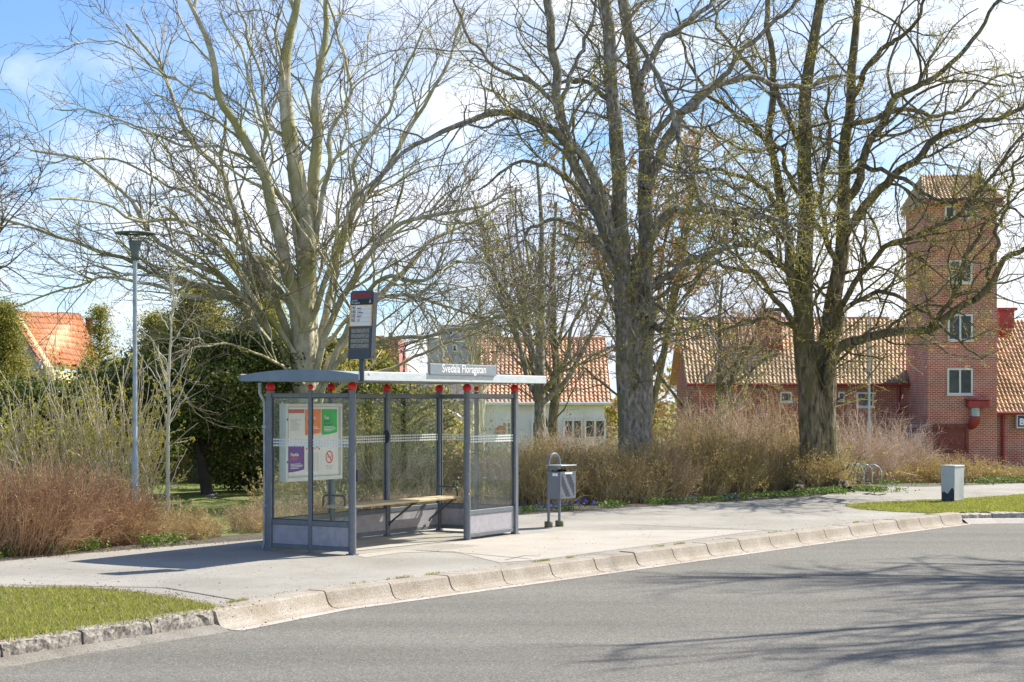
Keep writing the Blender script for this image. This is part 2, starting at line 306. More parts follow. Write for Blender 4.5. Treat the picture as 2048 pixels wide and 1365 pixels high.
M_alu = mat('grey_paint', (0.125, 0.145, 0.17), (0.145, 0.165, 0.19), scale=10, rough=0.34, bump=0.03, bscale=90, c3=(0.165, 0.18, 0.195), s3=14)
M_alul = mat('pale_metal', (0.56, 0.61, 0.63), (0.62, 0.67, 0.68), scale=5, rough=0.4, c3=(0.52, 0.56, 0.56), s3=7, stretch=(1, 1, 4))
M_roofend = mat('blue_grey_roof_edge', (0.17, 0.22, 0.27), (0.21, 0.26, 0.31), scale=4, rough=0.45)
M_under = mat('roof_underside', (0.30, 0.34, 0.33), (0.36, 0.40, 0.38), scale=2, rough=0.6)
M_panel = mat('lilac_grey_panel', (0.36, 0.345, 0.37), (0.41, 0.395, 0.42), scale=7, rough=0.7, c3=(0.33, 0.315, 0.335), s3=9)
M_red = mat('red_plastic', (0.62, 0.012, 0.012), (0.72, 0.02, 0.015), scale=9, rough=0.28)
M_glass = glassmat('shelter_glass')
M_glass2 = glassmat('case_glass', tint=(0.95, 0.96, 0.95), dirt_sheen=0.02, refl=0.6)
M_mark = mat('white_film', (0.72, 0.76, 0.74), (0.80, 0.83, 0.81), scale=30, rough=0.6)
M_wood = mat('bench_wood', (0.62, 0.46, 0.25), (0.80, 0.64, 0.40), scale=7, rough=0.6, stretch=(1, 14, 14), bump=0.2, bscale=20, c3=(0.52, 0.37, 0.20), s3=2)
M_dark = mat('dark_metal', (0.045, 0.05, 0.06), (0.06, 0.065, 0.075), scale=9, rough=0.4)
M_board = mat('board_slate', (0.042, 0.052, 0.068), (0.055, 0.066, 0.085), scale=3, rough=0.38)
M_black = mat('black_print', (0.015, 0.015, 0.018), (0.02, 0.02, 0.022), rough=0.5)
M_screen = mat('screen_grey', (0.14, 0.13, 0.105), (0.30, 0.285, 0.235), scale=45, rough=0.25, detail=8)
M_white = mat('white_paper', (0.78, 0.77, 0.74), (0.84, 0.83, 0.80), scale=3, rough=0.6)
M_wprint = mat('white_print', (0.85, 0.85, 0.85), (0.88, 0.88, 0.88), rough=0.6)
M_frame = mat('cream_frame', (0.66, 0.67, 0.62), (0.74, 0.75, 0.70), scale=6, rough=0.45)
M_amber = mat('amber_print', (0.85, 0.42, 0.015), (0.88, 0.46, 0.02), rough=0.5)
M_pred = mat('red_print', (0.60, 0.01, 0.02), (0.65, 0.015, 0.03), rough=0.5)
M_orange = mat('orange_poster', (0.85, 0.18, 0.02), (0.92, 0.26, 0.05), scale=6, rough=0.6)
M_green = mat('green_poster', (0.01, 0.42, 0.06), (0.02, 0.55, 0.11), scale=6, rough=0.6)
M_purple = mat('purple_poster', (0.13, 0.03, 0.26), (0.18, 0.06, 0.34), scale=6, rough=0.6)
M_rust = mat('brick_red_poster', (0.48, 0.10, 0.06), (0.58, 0.17, 0.11), scale=20, rough=0.6)
M_gprint = mat('grey_print', (0.35, 0.34, 0.33), (0.5, 0.49, 0.47), scale=60, rough=0.7)
M_yellow = mat('yellow_plastic', (0.75, 0.55, 0.02), (0.8, 0.6, 0.04), rough=0.5)
M_dust = groundmat('road_dust', (0.17, 0.155, 0.13), (0.34, 0.315, 0.27), (0.6, 0.57, 0.52), gscale=70, pscale=2.5, spot=(0.2, 0.17, 0.13), spotamt=0.5)
M_galv = mat('galvanised_steel', (0.36, 0.41, 0.45), (0.46, 0.51, 0.55), scale=12, rough=0.45, metal=0.2, c3=(0.30, 0.34, 0.37), s3=5)
M_nameb = mat('name_board_grey', (0.22, 0.26, 0.285), (0.27, 0.31, 0.335), scale=6, rough=0.45)
M_lamp = mat('lamp_grey', (0.10, 0.13, 0.14), (0.13, 0.16, 0.17), rough=0.4)
M_bin = mat('bin_grey', (0.15, 0.17, 0.20), (0.18, 0.20, 0.23), scale=5, rough=0.5)
M_binl = mat('bin_front_grey', (0.46, 0.50, 0.54), (0.54, 0.58, 0.62), scale=5, rough=0.5)
M_foot = mat('mossy_concrete', (0.10, 0.095, 0.07), (0.20, 0.19, 0.15), scale=20, bump=0.5, c3=(0.10, 0.13, 0.04), s3=9)
M_cab = mat('cabinet_grey', (0.52, 0.54, 0.56), (0.60, 0.62, 0.64), scale=3, rough=0.5, c3=(0.46, 0.48, 0.50), s3=4, stretch=(1, 1, 0.3))
M_stain = mat('dark_stain', (0.035, 0.035, 0.05), (0.09, 0.085, 0.10), scale=14, rough=0.7)
M_bark1 = mat('beech_bark', (0.36, 0.33, 0.22), (0.72, 0.67, 0.50), scale=5, bump=0.7, bscale=14, bdist=0.05, c3=(0.38, 0.36, 0.14), s3=1.0, stretch=(1, 1, 0.5), rough=0.9, spec=0.2)
M_bark2 = mat('lime_bark', (0.15, 0.125, 0.10), (0.56, 0.53, 0.47), scale=16, bump=1.0, bscale=16, bdist=0.09, c3=(0.27, 0.25, 0.16), s3=5, stretch=(1, 1, 0.42), rough=0.95, spec=0.1)
M_bark3 = mat('chestnut_bark', (0.09, 0.072, 0.05), (0.40, 0.34, 0.24), scale=13, bump=1.0, bscale=13, bdist=0.12, c3=(0.20, 0.19, 0.09), s3=3, stretch=(1, 1, 0.28), rough=0.95, spec=0.1)
M_twig1 = mat('beech_twig', (0.11, 0.09, 0.06), (0.34, 0.29, 0.21), scale=1.2, rough=0.9, spec=0.2)
M_twig2 = mat('lime_twig', (0.15, 0.135, 0.06), (0.42, 0.37, 0.19), scale=1.2, rough=0.9, spec=0.2)
M_twigb = mat('brown_twig', (0.26, 0.18, 0.13), (0.55, 0.43, 0.34), scale=1.2, rough=0.9, spec=0.2)
M_twigd = mat('dark_twig', (0.035, 0.028, 0.022), (0.09, 0.075, 0.06), scale=1.2, rough=0.9, spec=0.2)
M_bud = leafmat('yellow_green_bud', (0.62, 0.56, 0.07), (0.42, 0.40, 0.08))
M_budg = leafmat('golden_bud', (0.60, 0.46, 0.09), (0.46, 0.42, 0.10))
M_budr = leafmat('russet_leaf', (0.46, 0.26, 0.14), (0.60, 0.42, 0.27))
M_budb = leafmat('brown_bud', (0.22, 0.13, 0.07), (0.15, 0.10, 0.07))
M_yew = leafmat('yew_needle', (0.03, 0.055, 0.015), (0.09, 0.12, 0.03), trans=0.15)
M_yewl = leafmat('young_yew_needle', (0.10, 0.15, 0.025), (0.22, 0.25, 0.05), trans=0.3)
M_thuja = leafmat('thuja_leaf', (0.28, 0.27, 0.05), (0.62, 0.51, 0.13), trans=0.55)
M_ivy = leafmat('ivy_leaf', (0.07, 0.14, 0.02), (0.24, 0.33, 0.07), trans=0.25)
M_blue = leafmat('blue_petal', (0.08, 0.09, 0.55), (0.14, 0.16, 0.75), trans=0.2)
M_ypetal = leafmat('yellow_petal', (0.80, 0.62, 0.06), (0.85, 0.75, 0.25), trans=0.2)
M_birch = mat('birch_bark', (0.14, 0.12, 0.09), (0.62, 0.58, 0.46), scale=9, lo=0.30, hi=0.42, rough=0.7, stretch=(1, 1, 4))
M_litter = leafmat('dead_leaf', (0.22, 0.14, 0.07), (0.36, 0.27, 0.16), trans=0.1)
# ---------------------------------------------------------------- ground, road, kerb
KJ = [(652, 1185), (780, 1167), (895, 1152), (1002, 1139), (1099, 1128), (1186, 1116), (1269, 1107), (1344, 1098), (1414, 1089), (1479, 1080), (1539, 1072), (1596, 1066), (1649, 1060), (1699, 1052), (1746, 1046), (1791, 1041), (1834, 1037), (1874, 1032), (1929, 1027)]
KX = np.polyfit(range(19), [gp(*p)[0] for p in KJ], 3); KY = np.polyfit(range(19), [gp(*p)[1] for p in KJ], 3)
KC = [gp(430, 1222)] + [(float(np.polyval(KX, i)), float(np.polyval(KY, i))) for i in range(19)]      # joints of the concrete kerb
gl0 = np.array(gp(428, 1223)); gl1 = np.array(gp(0, 1285)); gd = (gl1 - gl0)
KL = [(-26, -22), (-15, -3), (-9.5, 5.5)] + [tuple(gl0 + gd * t) for t in (1.9, 1.43, 1.0, 0.65, 0.33, 0.0)]   # granite kerb at the left
KR = [KC[-1], (8.15, 29.72), (8.8, 29.75), (9.6, 29.5), (10.6, 28.7), (12.5, 26.4), (14.5, 23.2), (17, 17.5), (20, 8), (24, -6), (30, -24)]
FRONT = KL[:-1] + KC + KR[1:]
fx = np.array([p[0] for p in FRONT]); fy = np.array([p[1] for p in FRONT])
def front(x): return np.interp(x, fx, fy)
ZR = -0.165
# ground sheet
xs = np.concatenate([[-2500, -800, -250, -90, -40], fx, [45, 90, 250, 800, 2500]])
f0 = np.concatenate([[-22] * 5, fy, [-24] * 5])
rows = [0.1, 0.6, 2, 5, 9, 14, 20, 27, 35, 43, 52, 62, 75, 90, 120, 250, 800, 4000]
V = []
for r in rows:
    for x, y in zip(xs, f0):
        yy = y + r; V.append((x, yy, G(yy)))
n = len(xs); FC = np.array([(j * n + i, j * n + i + 1, (j + 1) * n + i + 1, (j + 1) * n + i) for j in range(len(rows) - 1) for i in range(n - 1)])
tag(mesh_np('ground', V, [(FC, 0)], [M_lawn], smooth=True), kind='structure')
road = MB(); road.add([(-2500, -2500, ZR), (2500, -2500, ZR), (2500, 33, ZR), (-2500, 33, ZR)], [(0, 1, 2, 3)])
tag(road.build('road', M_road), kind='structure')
def offset(pts, d):
    p = np.array(pts, float); t = np.gradient(p, axis=0); t /= np.linalg.norm(t, axis=1, keepdims=True); nn = np.stack([-t[:, 1], t[:, 0]], 1)
    return p + nn * d
def sheet(name, pts, z, m, kind='structure'):
    b = MB(); b.add([(p[0], p[1], z) for p in pts], [tuple(range(len(pts)))]); return tag(b.build(name, m), kind=kind)
# concrete bus kerb: sloped face, foot flaring into the gutter
def kerb(name, pts, m, prof, gap=0.010, rough=0.0, seed=1):
    rg = random.Random(seed); b = MB(); A = np.array(pts); T = np.gradient(A, axis=0); T /= np.linalg.norm(T, axis=1, keepdims=True); Nn = np.stack([-T[:, 1], T[:, 0]], 1)
    for i in range(len(A) - 1):
        p, q = A[i], A[i + 1]; ln = np.linalg.norm(q - p); dz = rg.uniform(-0.006, 0.006) + (rg.uniform(-0.02, 0.02) if rough else 0)
        ns = 10 if rough else 2; vs = []
        for k in range(ns + 1):
            t = k / ns; t = (gap + t * (ln - 2 * gap)) / ln; c = p * (1 - t) + q * t; nn = Nn[i] * (1 - t) + Nn[i + 1] * t
            for (d, z) in prof:
                j = rough * (rg.random() - 0.5) if z > ZR else 0
                vs.append((c[0] + nn[0] * (d + j), c[1] + nn[1] * (d + j), z + (dz if z > ZR + 0.02 else 0) + j * 0.7))
        m_ = len(prof); fs = []
        for k in range(ns):
            for a in range(m_ - 1): fs.append((k * m_ + a, k * m_ + a + 1, (k + 1) * m_ + a + 1, (k + 1) * m_ + a))
        fs += [tuple(range(m_)), tuple(range(ns * m_ + m_ - 1, ns * m_ - 1, -1))]
        b.add(vs, fs)
    return tag(b.build(name, m), kind='structure')
bus_prof = [(0.235, -0.20), (0.235, -0.004), (0.222, 0.008), (0.02, 0.006), (0.0, -0.008), (-0.03, -0.09), (-0.05, -0.125), (-0.085, -0.15), (-0.16, -0.159), (-0.17, -0.20)]
kerb('kerb', KC, M_kerb, bus_prof)
b = MB(); o1 = offset(KC, 0.24); o2 = offset(KC, -0.0)   # dark joint filler under the stones
for i in range(len(KC) - 1):
    A_, B_ = o1[i], o1[i + 1]; C_, D_ = offset(KC, 0.03)[i + 1], offset(KC, 0.03)[i]
    b.add([(A_[0], A_[1], -0.03), (B_[0], B_[1], -0.03), (C_[0], C_[1], -0.03), (D_[0], D_[1], -0.03)], [(0, 1, 2, 3)])
tag(b.build('kerb_bed', M_soil), kind='structure')
g1 = [tuple(p) for p in offset(KC, -0.165)]; g2 = [tuple(p) for p in offset(KC, -0.30)]
sheet('gutter', g1 + g2[::-1], ZR + 0.004, M_gut)
gp_prof = [(0.16, -0.2), (0.16, -0.01), (0.14, 0.0), (0.03, -0.005), (0.0, -0.02), (-0.012, -0.07), (-0.02, -0.2)]
kerb('granite_kerb', KL[2:], M_gran, gp_prof, gap=0.010, rough=0.022, seed=4)
rr_ = []; A = np.array(KR[:6]);
for i in range(len(A) - 1):
    k = max(1, int(round(np.linalg.norm(A[i + 1] - A[i]) / 0.8)))
    for j in range(k): rr_.append(tuple(A[i] + (A[i + 1] - A[i]) * j / k))
rr_.append(tuple(A[-1]))
kerb('granite_kerb', rr_, M_granp, gp_prof, gap=0.010, rough=0.03, seed=9)
lg = [tuple(p) for p in offset(KL[3:], -0.0)]; lg2 = [tuple(p) for p in offset(KL[3:], -0.16)]
rgt = random.Random(3)
b = MB(); q0 = offset(rr_, 0.0); q1 = offset(rr_, -0.10); q2 = offset(rr_, -0.25)
for i in range(len(rr_) - 1): b.add([(*q0[i], ZR + .085), (*q0[i + 1], ZR + .085), (*q1[i + 1], ZR + .06), (*q1[i], ZR + .06), (*q2[i + 1], ZR - .002), (*q2[i], ZR - .002)], [(0, 1, 2, 3), (3, 2, 4, 5)])
tag(b.build('gutter', M_gut), kind='structure')
b = MB(); lg2 = [(p[0] + rgt.uniform(-.02, .02), p[1] + rgt.uniform(-.03, .02)) for p in offset(KL[3:], -0.19)]; lgm = [tuple(p) for p in offset(KL[3:], -0.10)]
for i in range(len(lg) - 1): b.add([(*lg[i], ZR + .05), (*lg[i + 1], ZR + .05), (*lgm[i + 1], ZR + .035), (*lgm[i], ZR + .035), (*lg2[i + 1], ZR - .002), (*lg2[i], ZR - .002)], [(0, 1, 2, 3), (3, 2, 4, 5)])
tag(b.build('gutter', M_dust), kind='structure')
# pavement
inner = [tuple(p) for p in offset(KL[1:], 0.15)] + [tuple(p) for p in offset(KC, 0.23)[1:]] + [tuple(p) for p in offset(KR[1:6], 0.15)]
back = [gp(*p) for p in [(-900, 1235), (-300, 1160), (0, 1123), (130, 1110), (440, 1085), (530, 1078), (800, 1052), (1045, 1030), (1270, 1015), (1480, 1003), (1640, 993), (1700, 977), (1740, 973), (1850, 974), (2048, 967), (2400, 958)]]
back = [(-16, 2)] + back + [(22, 44), (30, 40), (24, 25)]
sheet('pavement', inner + back[::-1], -0.002, M_pave)
# pale patches of newer surfacing around the shelter
sheet('pavement_patch', [gp(*p) for p in [(712, 1111), (936, 1081), (1130, 1062), (1540, 1060), (1480, 1067), (1240, 1099), (1090, 1119), (1000, 1126), (905, 1103), (800, 1106), (730, 1116)]], 0.0015, M_conc)
sheet('shelter_floor', [gp(*p) for p in [(545, 1092), (700, 1104), (936, 1079), (1030, 1066), (880, 1058)]], 0.004, M_conc)
b = MB()
for line in ([(832, 1101), (930, 1107), (1062, 1119)], [(1080, 1113), (1050, 1112), (1010, 1121)], [(1240, 1049), (1400, 1056), (1560, 1062)], [(20, 1170), (330, 1176), (470, 1200)]):
    q = [gp(*p) for p in line]
    for a_, c_ in zip(q[:-1], q[1:]):
        a_, c_ = np.array(a_), np.array(c_); d = (c_ - a_) / np.linalg.norm(c_ - a_); e = np.array([-d[1], d[0]]) * .014
        b.add([(*(a_ - e), .0035), (*(c_ - e), .0035), (*(c_ + e), .0035), (*(a_ + e), .0035)], [(0, 1, 2, 3)])
tag(b.build('pavement_seam', mat('seam', (0.09, 0.085, 0.075), (0.2, 0.19, 0.17), scale=12)), kind='structure')
# tactile ribs in front of the opening
b = MB()
for k in range(7):
    p = np.array(gp(800, 1101)) + np.array([0.43, -0.25]) * (k * 0.16); d = np.array([0.508, 0.861]) * 1.15
    e = np.array([0.861, -0.508]) * 0.006
    b.add([(*(p - e), 0.006), (*(p + e), 0.006), (*(p + d + e), 0.006), (*(p + d - e), 0.006)], [(0, 1, 2, 3)])
tag(b.build('pavement_marking', mat('groove', (0.2, 0.19, 0.17), (0.26, 0.25, 0.23), scale=20)), kind='structure')
# planting beds
bed1 = [gp(*p) for p in [(-900, 1233), (-300, 1158), (0, 1121), (130, 1108), (440, 1084), (530, 1077), (800, 1051), (1045, 1029), (1270, 1014), (1480, 1002), (1640, 992), (1695, 977), (1738, 972)]]
bed1b = [(x * 1.02 + 0.1, y + 1.5) for (x, y) in bed1[::-1]]
b = MB(); pts = bed1 + bed1b; b.add([(p[0], p[1], G(p[1]) + 0.012) for p in pts], [tuple(range(len(pts)))]); tag(b.build('planting_bed', M_soil), kind='structure')
bed2 = [gp(*p) for p in [(1738, 973), (1850, 973), (2048, 966), (2400, 957)]]
b = MB(); pts = bed2 + [(16, 46), (8.5, 44.5)]; b.add([(p[0], p[1], G(p[1]) + 0.012) for p in pts], [tuple(range(len(pts)))]); tag(b.build('planting_bed', M_soil), kind='structure')
# far park path and parking area, seen through the shelter
b = MB(); b.add([(-30, 56, G(56) + 0.05), (12, 56, G(56) + 0.05), (14, 66, G(66) + 0.05), (-30, 66, G(66) + 0.05)], [(0, 1, 2, 3)]); tag(b.build('path', M_conc), kind='structure')
# ---- grass verges with real blades
def inpoly(X, Y, poly):
    c = np.zeros(len(X), bool); n = len(poly)
    for i in range(n):
        x1, y1 = poly[i]; x2, y2 = poly[(i + 1) % n]
        k = ((y1 > Y) != (y2 > Y)) & (X < (x2 - x1) * (Y - y1) / (y2 - y1 + 1e-12) + x1); c ^= k
    return c
def blades(name, poly, z, dens, h, mats, rng, edge=True, kind='stuff', w=0.005, dry=0.12, zf=None):
    p = np.array(poly); lo, hi = p.min(0), p.max(0); n = int((hi - lo).prod() * dens)
    X = rng.uniform(lo[0], hi[0], n); Y = rng.uniform(lo[1], hi[1], n)
    k = inpoly(X + rng.normal(0, .03, n), Y + rng.normal(0, .03, n), poly); X, Y = X[k], Y[k]; n = len(X)
    cl = 0.55 + 0.45 * np.sin(X * 5.1 + np.sin(Y * 3.7) * 2) * np.sin(Y * 4.3 + 1.3 * np.sin(X * 2.9)); k2 = rng.random(n) < np.clip(.9 + .5 * np.sin(X * 2.3 + 1.7 * np.sin(Y * 2.1)) * np.sin(Y * 3.1 + X), .25, 1); X, Y, cl = X[k2], Y[k2], cl[k2]; n = len(X); H = h * rng.uniform(0.4, 1.25, n) * (0.6 + 0.5 * cl)
    a = rng.uniform(0, 2 * math.pi, n); lean = rng.normal(0, 0.45, (n, 2)) * H[:, None]; Z = np.full(n, z) if zf is None else zf(Y) + z
    base = np.stack([X, Y, Z], 1); d = np.stack([np.cos(a), np.sin(a), a * 0], 1) * w
    tip = base + np.concatenate([lean, H[:, None]], 1)
    V = np.stack([base - d, base + d, tip], 1).reshape(-1, 3); T = np.arange(n * 3).reshape(-1, 3)
    s = rng.random(n) < dry
    return tag(mesh_np(name, V, [(T[~s], 0), (T[s], 1)], mats, smooth=False), kind=kind)
GL = [gp(*p) for p in [(430, 1217), (300, 1192), (200, 1181), (90, 1178), (0, 1177), (-200, 1183)]]
verge1 = [tuple(p) for p in offset(KL[3:], 0.13)] + [(p[0], p[1]) for p in GL]
sheet('lawn', verge1, 0.006, M_lawn)
rg1 = np.random.default_rng(5)
blades('grass', verge1, 0.0, 11000, 0.036, [M_blade, M_drygrass], rg1, dry=.22)
blades('grass', [tuple(p) for p in offset(KL[3:], -0.01)] + [(p[0], p[1] + .04) for p in GL], -0.004, 1100, 0.07, [M_blade, M_drygrass], rg1, dry=.3, w=.006)
GR = [gp(*p) for p in [(2500, 980), (2200, 985), (2048, 990), (1960, 997), (1880, 1001), (1800, 1004), (1740, 1007), (1690, 1012), (1720, 1019), (1790, 1024), (1860, 1027)]]
verge2 = [tuple(p) for p in offset(KR[:6], 0.15)] + GR
sheet('lawn', verge2, 0.006, M_lawn)
blades('grass', verge2, 0.0, 3500, 0.04, [M_blade, M_drygrass], rg1, w=0.008)
# dead leaves and bark crumbs blown along the verge edges
def litter(name, line, n, spread, z, rng, size=0.02):
    L_ = smoothline(np.array(line), 200); i = rng.integers(0, 200, n); C = np.concatenate([L_[i] + rng.normal(0, spread, (n, 2)), np.full((n, 1), z)], 1)
    V, Fq = flakes(C, size, rng, flat=0.9); return tag(mesh_np(name, V, [(Fq, 0)], [M_litter], smooth=False), kind='stuff')
litter('dead_leaves', GL[:4], 1600, 0.09, 0.012, rg1)
litter('dead_leaves', [(p[0] + .1, p[1] - .5) for p in GL], 700, 0.5, 0.03, rg1, .022)
litter('dead_leaves', [gp(*p) for p in [(560, 1120), (900, 1110), (1300, 1070), (1650, 1040)]], 260, 0.6, 0.006, rg1, .014)
litter('dead_leaves', [gp(*p) for p in [(0, 1160), (300, 1150), (520, 1140)]], 200, 0.6, 0.006, rg1, .014)
litter('dead_leaves', [tuple(p) for p in offset(KL[3:], -0.06)], 500, 0.05, ZR + 0.012, rg1)
litter('dead_leaves', [gp(*p) for p in [(1690, 1013), (1760, 1023), (1860, 1028)]], 300, 0.08, 0.012, rg1)
rg1b = np.random.default_rng(15)
litter('dead_leaves', [gp(*p) for p in [(0, 1124), (130, 1111), (440, 1086), (530, 1079)]], 500, 0.10, 0.01, rg1b)
rgw = np.random.default_rng(33)
wl = smoothline(np.array([tuple(p) for p in offset(KC, 0.245)]), 900); wk = (np.sin(np.arange(900) * .045) + .6 * np.sin(np.arange(900) * .19 + 1) + rgw.normal(0, .5, 900)) > 1.35; wc = np.repeat(wl[wk], 11, 0); wn_ = len(wc)
wb = np.concatenate([wc + rgw.normal(0, .018, (wn_, 2)), np.zeros((wn_, 1))], 1); wt = wb + np.concatenate([rgw.normal(0, .02, (wn_, 2)), rgw.uniform(.01, .04, (wn_, 1))], 1)
wv = np.stack([wb - [.005, 0, 0], wb + [.005, 0, 0], wt], 1).reshape(-1, 3); wf = np.arange(wn_ * 3).reshape(-1, 3)
tag(mesh_np('kerb_weeds', wv, [(wf[::2], 0), (wf[1::2], 1)], [M_blade, M_drygrass], smooth=False), kind='stuff')
litter('dead_leaves', [tuple(p) for p in offset(KC, 0.25)], 700, 0.03, 0.01, rgw, .014)
litter('dead_leaves', [tuple(p) for p in offset(KC, -0.2)], 500, 0.06, ZR + .008, rgw, .016)
# green ground cover at the foot of the shrubs
def cover(name, line, n, spread, h, rng, m=None, size=0.05):
    L_ = smoothline(np.array(line), 200); i = rng.integers(0, 200, n); C = np.concatenate([L_[i] + rng.normal(0, 1, (n, 2)) * np.array([spread, spread]), rng.uniform(0.0, h, (n, 1))], 1)
    keep = (np.sin(C[:, 0] * 3.1 + 1) * np.sin(C[:, 1] * 2.3) + np.sin(C[:, 0] * 7.7) * .5 + rng.normal(0, .35, n)) > -.15; C = C[keep]
    V, Fq = flakes(C, size, rng, flat=0.5); return tag(mesh_np(name, V, [(Fq, 0)], [m or M_ivy], smooth=False), kind='stuff')
cover('ground_cover', [gp(*p) for p in [(-200, 1137), (60, 1108), (160, 1100), (300, 1090), (400, 1083)]], 3600, 0.15, 0.13, rg1)
cover('ground_cover', [gp(*p) for p in [(1045, 1025), (1270, 1010), (1480, 998), (1640, 988), (1700, 983), (1775, 984)]], 6500, 0.15, 0.10, rg1)
cover('ivy', [gp(*p) for p in [(1650, 988), (1700, 981), (1770, 985)]], 4000, 0.28, 0.10, rg1)
cover('ground_cover', [gp(*p) for p in [(1745, 970), (1850, 972), (2048, 964), (2200, 958)]], 3500, 0.22, 0.14, rg1)
def flowers(name, pxs, n, m, rng, sp=0.15, h=0.10, s=0.035):
    C = []
    for (x, y) in pxs:
        g = gp(x, y); k = n; C.append(np.stack([g[0] + rng.normal(0, sp, k), g[1] + rng.normal(0, sp, k), rng.uniform(h * 0.6, h * 1.2, k)], 1))
    C = np.concatenate(C); C = np.repeat(C, 5, axis=0) + rng.normal(0, s * 0.3, (len(C) * 5, 3)); V, Fq = flakes(C, s, rng)
    return tag(mesh_np(name, V, [(Fq, 0)], [m], smooth=False), kind='stuff')
flowers('blue_flowers', [(1065, 1024), (1090, 1022), (1125, 1019), (1140, 1018), (1155, 1016), (1180, 1015), (1368, 1004), (1463, 1001), (1100, 1021), (133, 1100)], 7, M_blue, rg1)
flowers('yellow_flowers', [(1763, 962), (1768, 966), (1800, 960), (1830, 955), (1990, 960), (2005, 960)], 3, M_ypetal, rg1, sp=0.1, h=0.25, s=0.06)
# ---------------------------------------------------------------- bus shelter
SA = math.atan2(0.861, 0.508)
sh = thing('bus_shelter', 'grey glass bus shelter with red ball post caps and a curved roof beside the road', 'bus shelter', (-1.97, 21.59, 0), SA)
LX, DY = 3.95, 1.28
posts = [(0, 0, .046, 'r'), (2.67, 0, .046, 'r'), (LX, 0, .042, 's'), (0, DY, .042, 's'), (1.30, DY, .040, 's'), (2.60, DY, .040, 's'), (LX, DY, .040, 's'), (0, DY / 2, .027, 's'), (LX, DY / 2, .027, 's')]
for (x, y, r, k) in posts:
    b = MB()
    if k == 'r':
        b.tube([(x, y, 0), (x, y, 0.55)], r + .003, 20); b.tube([(x, y, 0.55), (x, y, 2.03)], r, 20)
        for zz in (0.12, 0.35, 0.55, 0.9, 1.2, 1.93): b.sphere((x - r * .7, y - r * .75, zz), .008, 8)
    else: b.bbox(x - r, x + r, y - r, y + r, 0, 2.03, .008)
    b.box(x - r - .012, x + r + .012, y - r - .012, y + r + .012, -0.004, 0.012)
    p = b.build('post', M_alu, sh)
    c = MB(); cr_ = max(.036, r + .008); c.sphere((x, y, 2.074), cr_ if r < .03 else .060, 20); c.build('ball_cap', M_red, p)
def bay(x0, y0, x1, y1, t=.02, low=True):
    """rails, lower panel and pane between two posts"""
    ax = abs(x1 - x0) > abs(y1 - y0)
    def bx(b, z0, z1, h, mi=0):
        if ax: b.bbox(min(x0, x1), max(x0, x1), y0 - h, y0 + h, z0, z1, .004, mi)
        else: b.bbox(x0 - h, x0 + h, min(y0, y1), max(y0, y1), z0, z1, .004, mi)
    for z0, z1 in ((1.94, 1.995), (0.335, 0.40), (0.035, 0.09)):
        b = MB(); bx(b, z0, z1, t); b.build('rail', M_alu, sh)
    b = MB(); bx(b, 0.0905, 0.3345, .010); b.build('lower_panel', M_panel, sh)
    b = MB()
    if ax: b.box(min(x0, x1), max(x0, x1), y0 - .004, y0 + .004, 0.4005, 1.9395)
    else: b.box(x0 - .004, x0 + .004, min(y0, y1), max(y0, y1), 0.4005, 1.9395)
    g = b.build('glass_pane', M_glass, sh)
    gk = MB()
    for (a0, a1, z0, z1) in ((0, 1, .4005, .409), (0, 1, 1.931, 1.9395), (0, 0, .409, 1.931), (1, 1, .409, 1.931)):
        lo_, hi_ = (min(x0, x1), max(x0, x1)) if ax else (min(y0, y1), max(y0, y1))
        u0, u1 = (lo_, hi_) if a0 != a1 else ((lo_, lo_ + .008) if a0 == 0 else (hi_ - .008, hi_))
        if ax: gk.box(u0, u1, y0 - .0065, y0 + .0065, z0, z1)
        else: gk.box(x0 - .0065, x0 + .0065, u0, u1, z0, z1)
    gk.build('rubber_seal', M_black, g)
    m = MB(); ln = max(abs(x1 - x0), abs(y1 - y0)); n = int(ln / .043)
    for r in range(3):
        z = 1.335 + r * .037
        for i in range(n):
            u = (i + .5) * ln / n; w = .0185; h = .0125
            sh_ = [(-w, 0), (-w * .4, -h), (w * .4, -h), (w, 0), (w * .4, h), (-w * .4, h)]
            for sd in ((-1,) if ax else (-1,)):
                if ax: vs = [(min(x0, x1) + u + a, y0 + sd * .0055, z + c) for a, c in sh_]
                else: vs = [(x0 + sd * .0055, min(y0, y1) + u + a, z + c) for a, c in sh_]
                m.add(vs, [tuple(range(6))])
        z_ = z; 
        if ax: m.add([(min(x0, x1), y0 - .005, z_ - .003), (max(x0, x1), y0 - .005, z_ - .003), (max(x0, x1), y0 - .005, z_ + .003), (min(x0, x1), y0 - .005, z_ + .003)], [(0, 1, 2, 3)])
        else: m.add([(x0 - .005, min(y0, y1), z_ - .003), (x0 - .005, max(y0, y1), z_ - .003), (x0 - .005, max(y0, y1), z_ + .003), (x0 - .005, min(y0, y1), z_ + .003)], [(0, 1, 2, 3)])
    m.build('safety_marking', M_mark, g)
    return g
bay(0, .046, 0, DY / 2 - .027); bay(0, DY / 2 + .027, 0, DY - .042)
bay(LX, .042, LX, DY / 2 - .027); bay(LX, DY / 2 + .027, LX, DY - .04)
bay(.042, DY, 1.26, DY); bay(1.34, DY, 2.56, DY); bay(2.64, DY, LX - .04, DY)
bay(2.716, 0, LX - .042, 0)
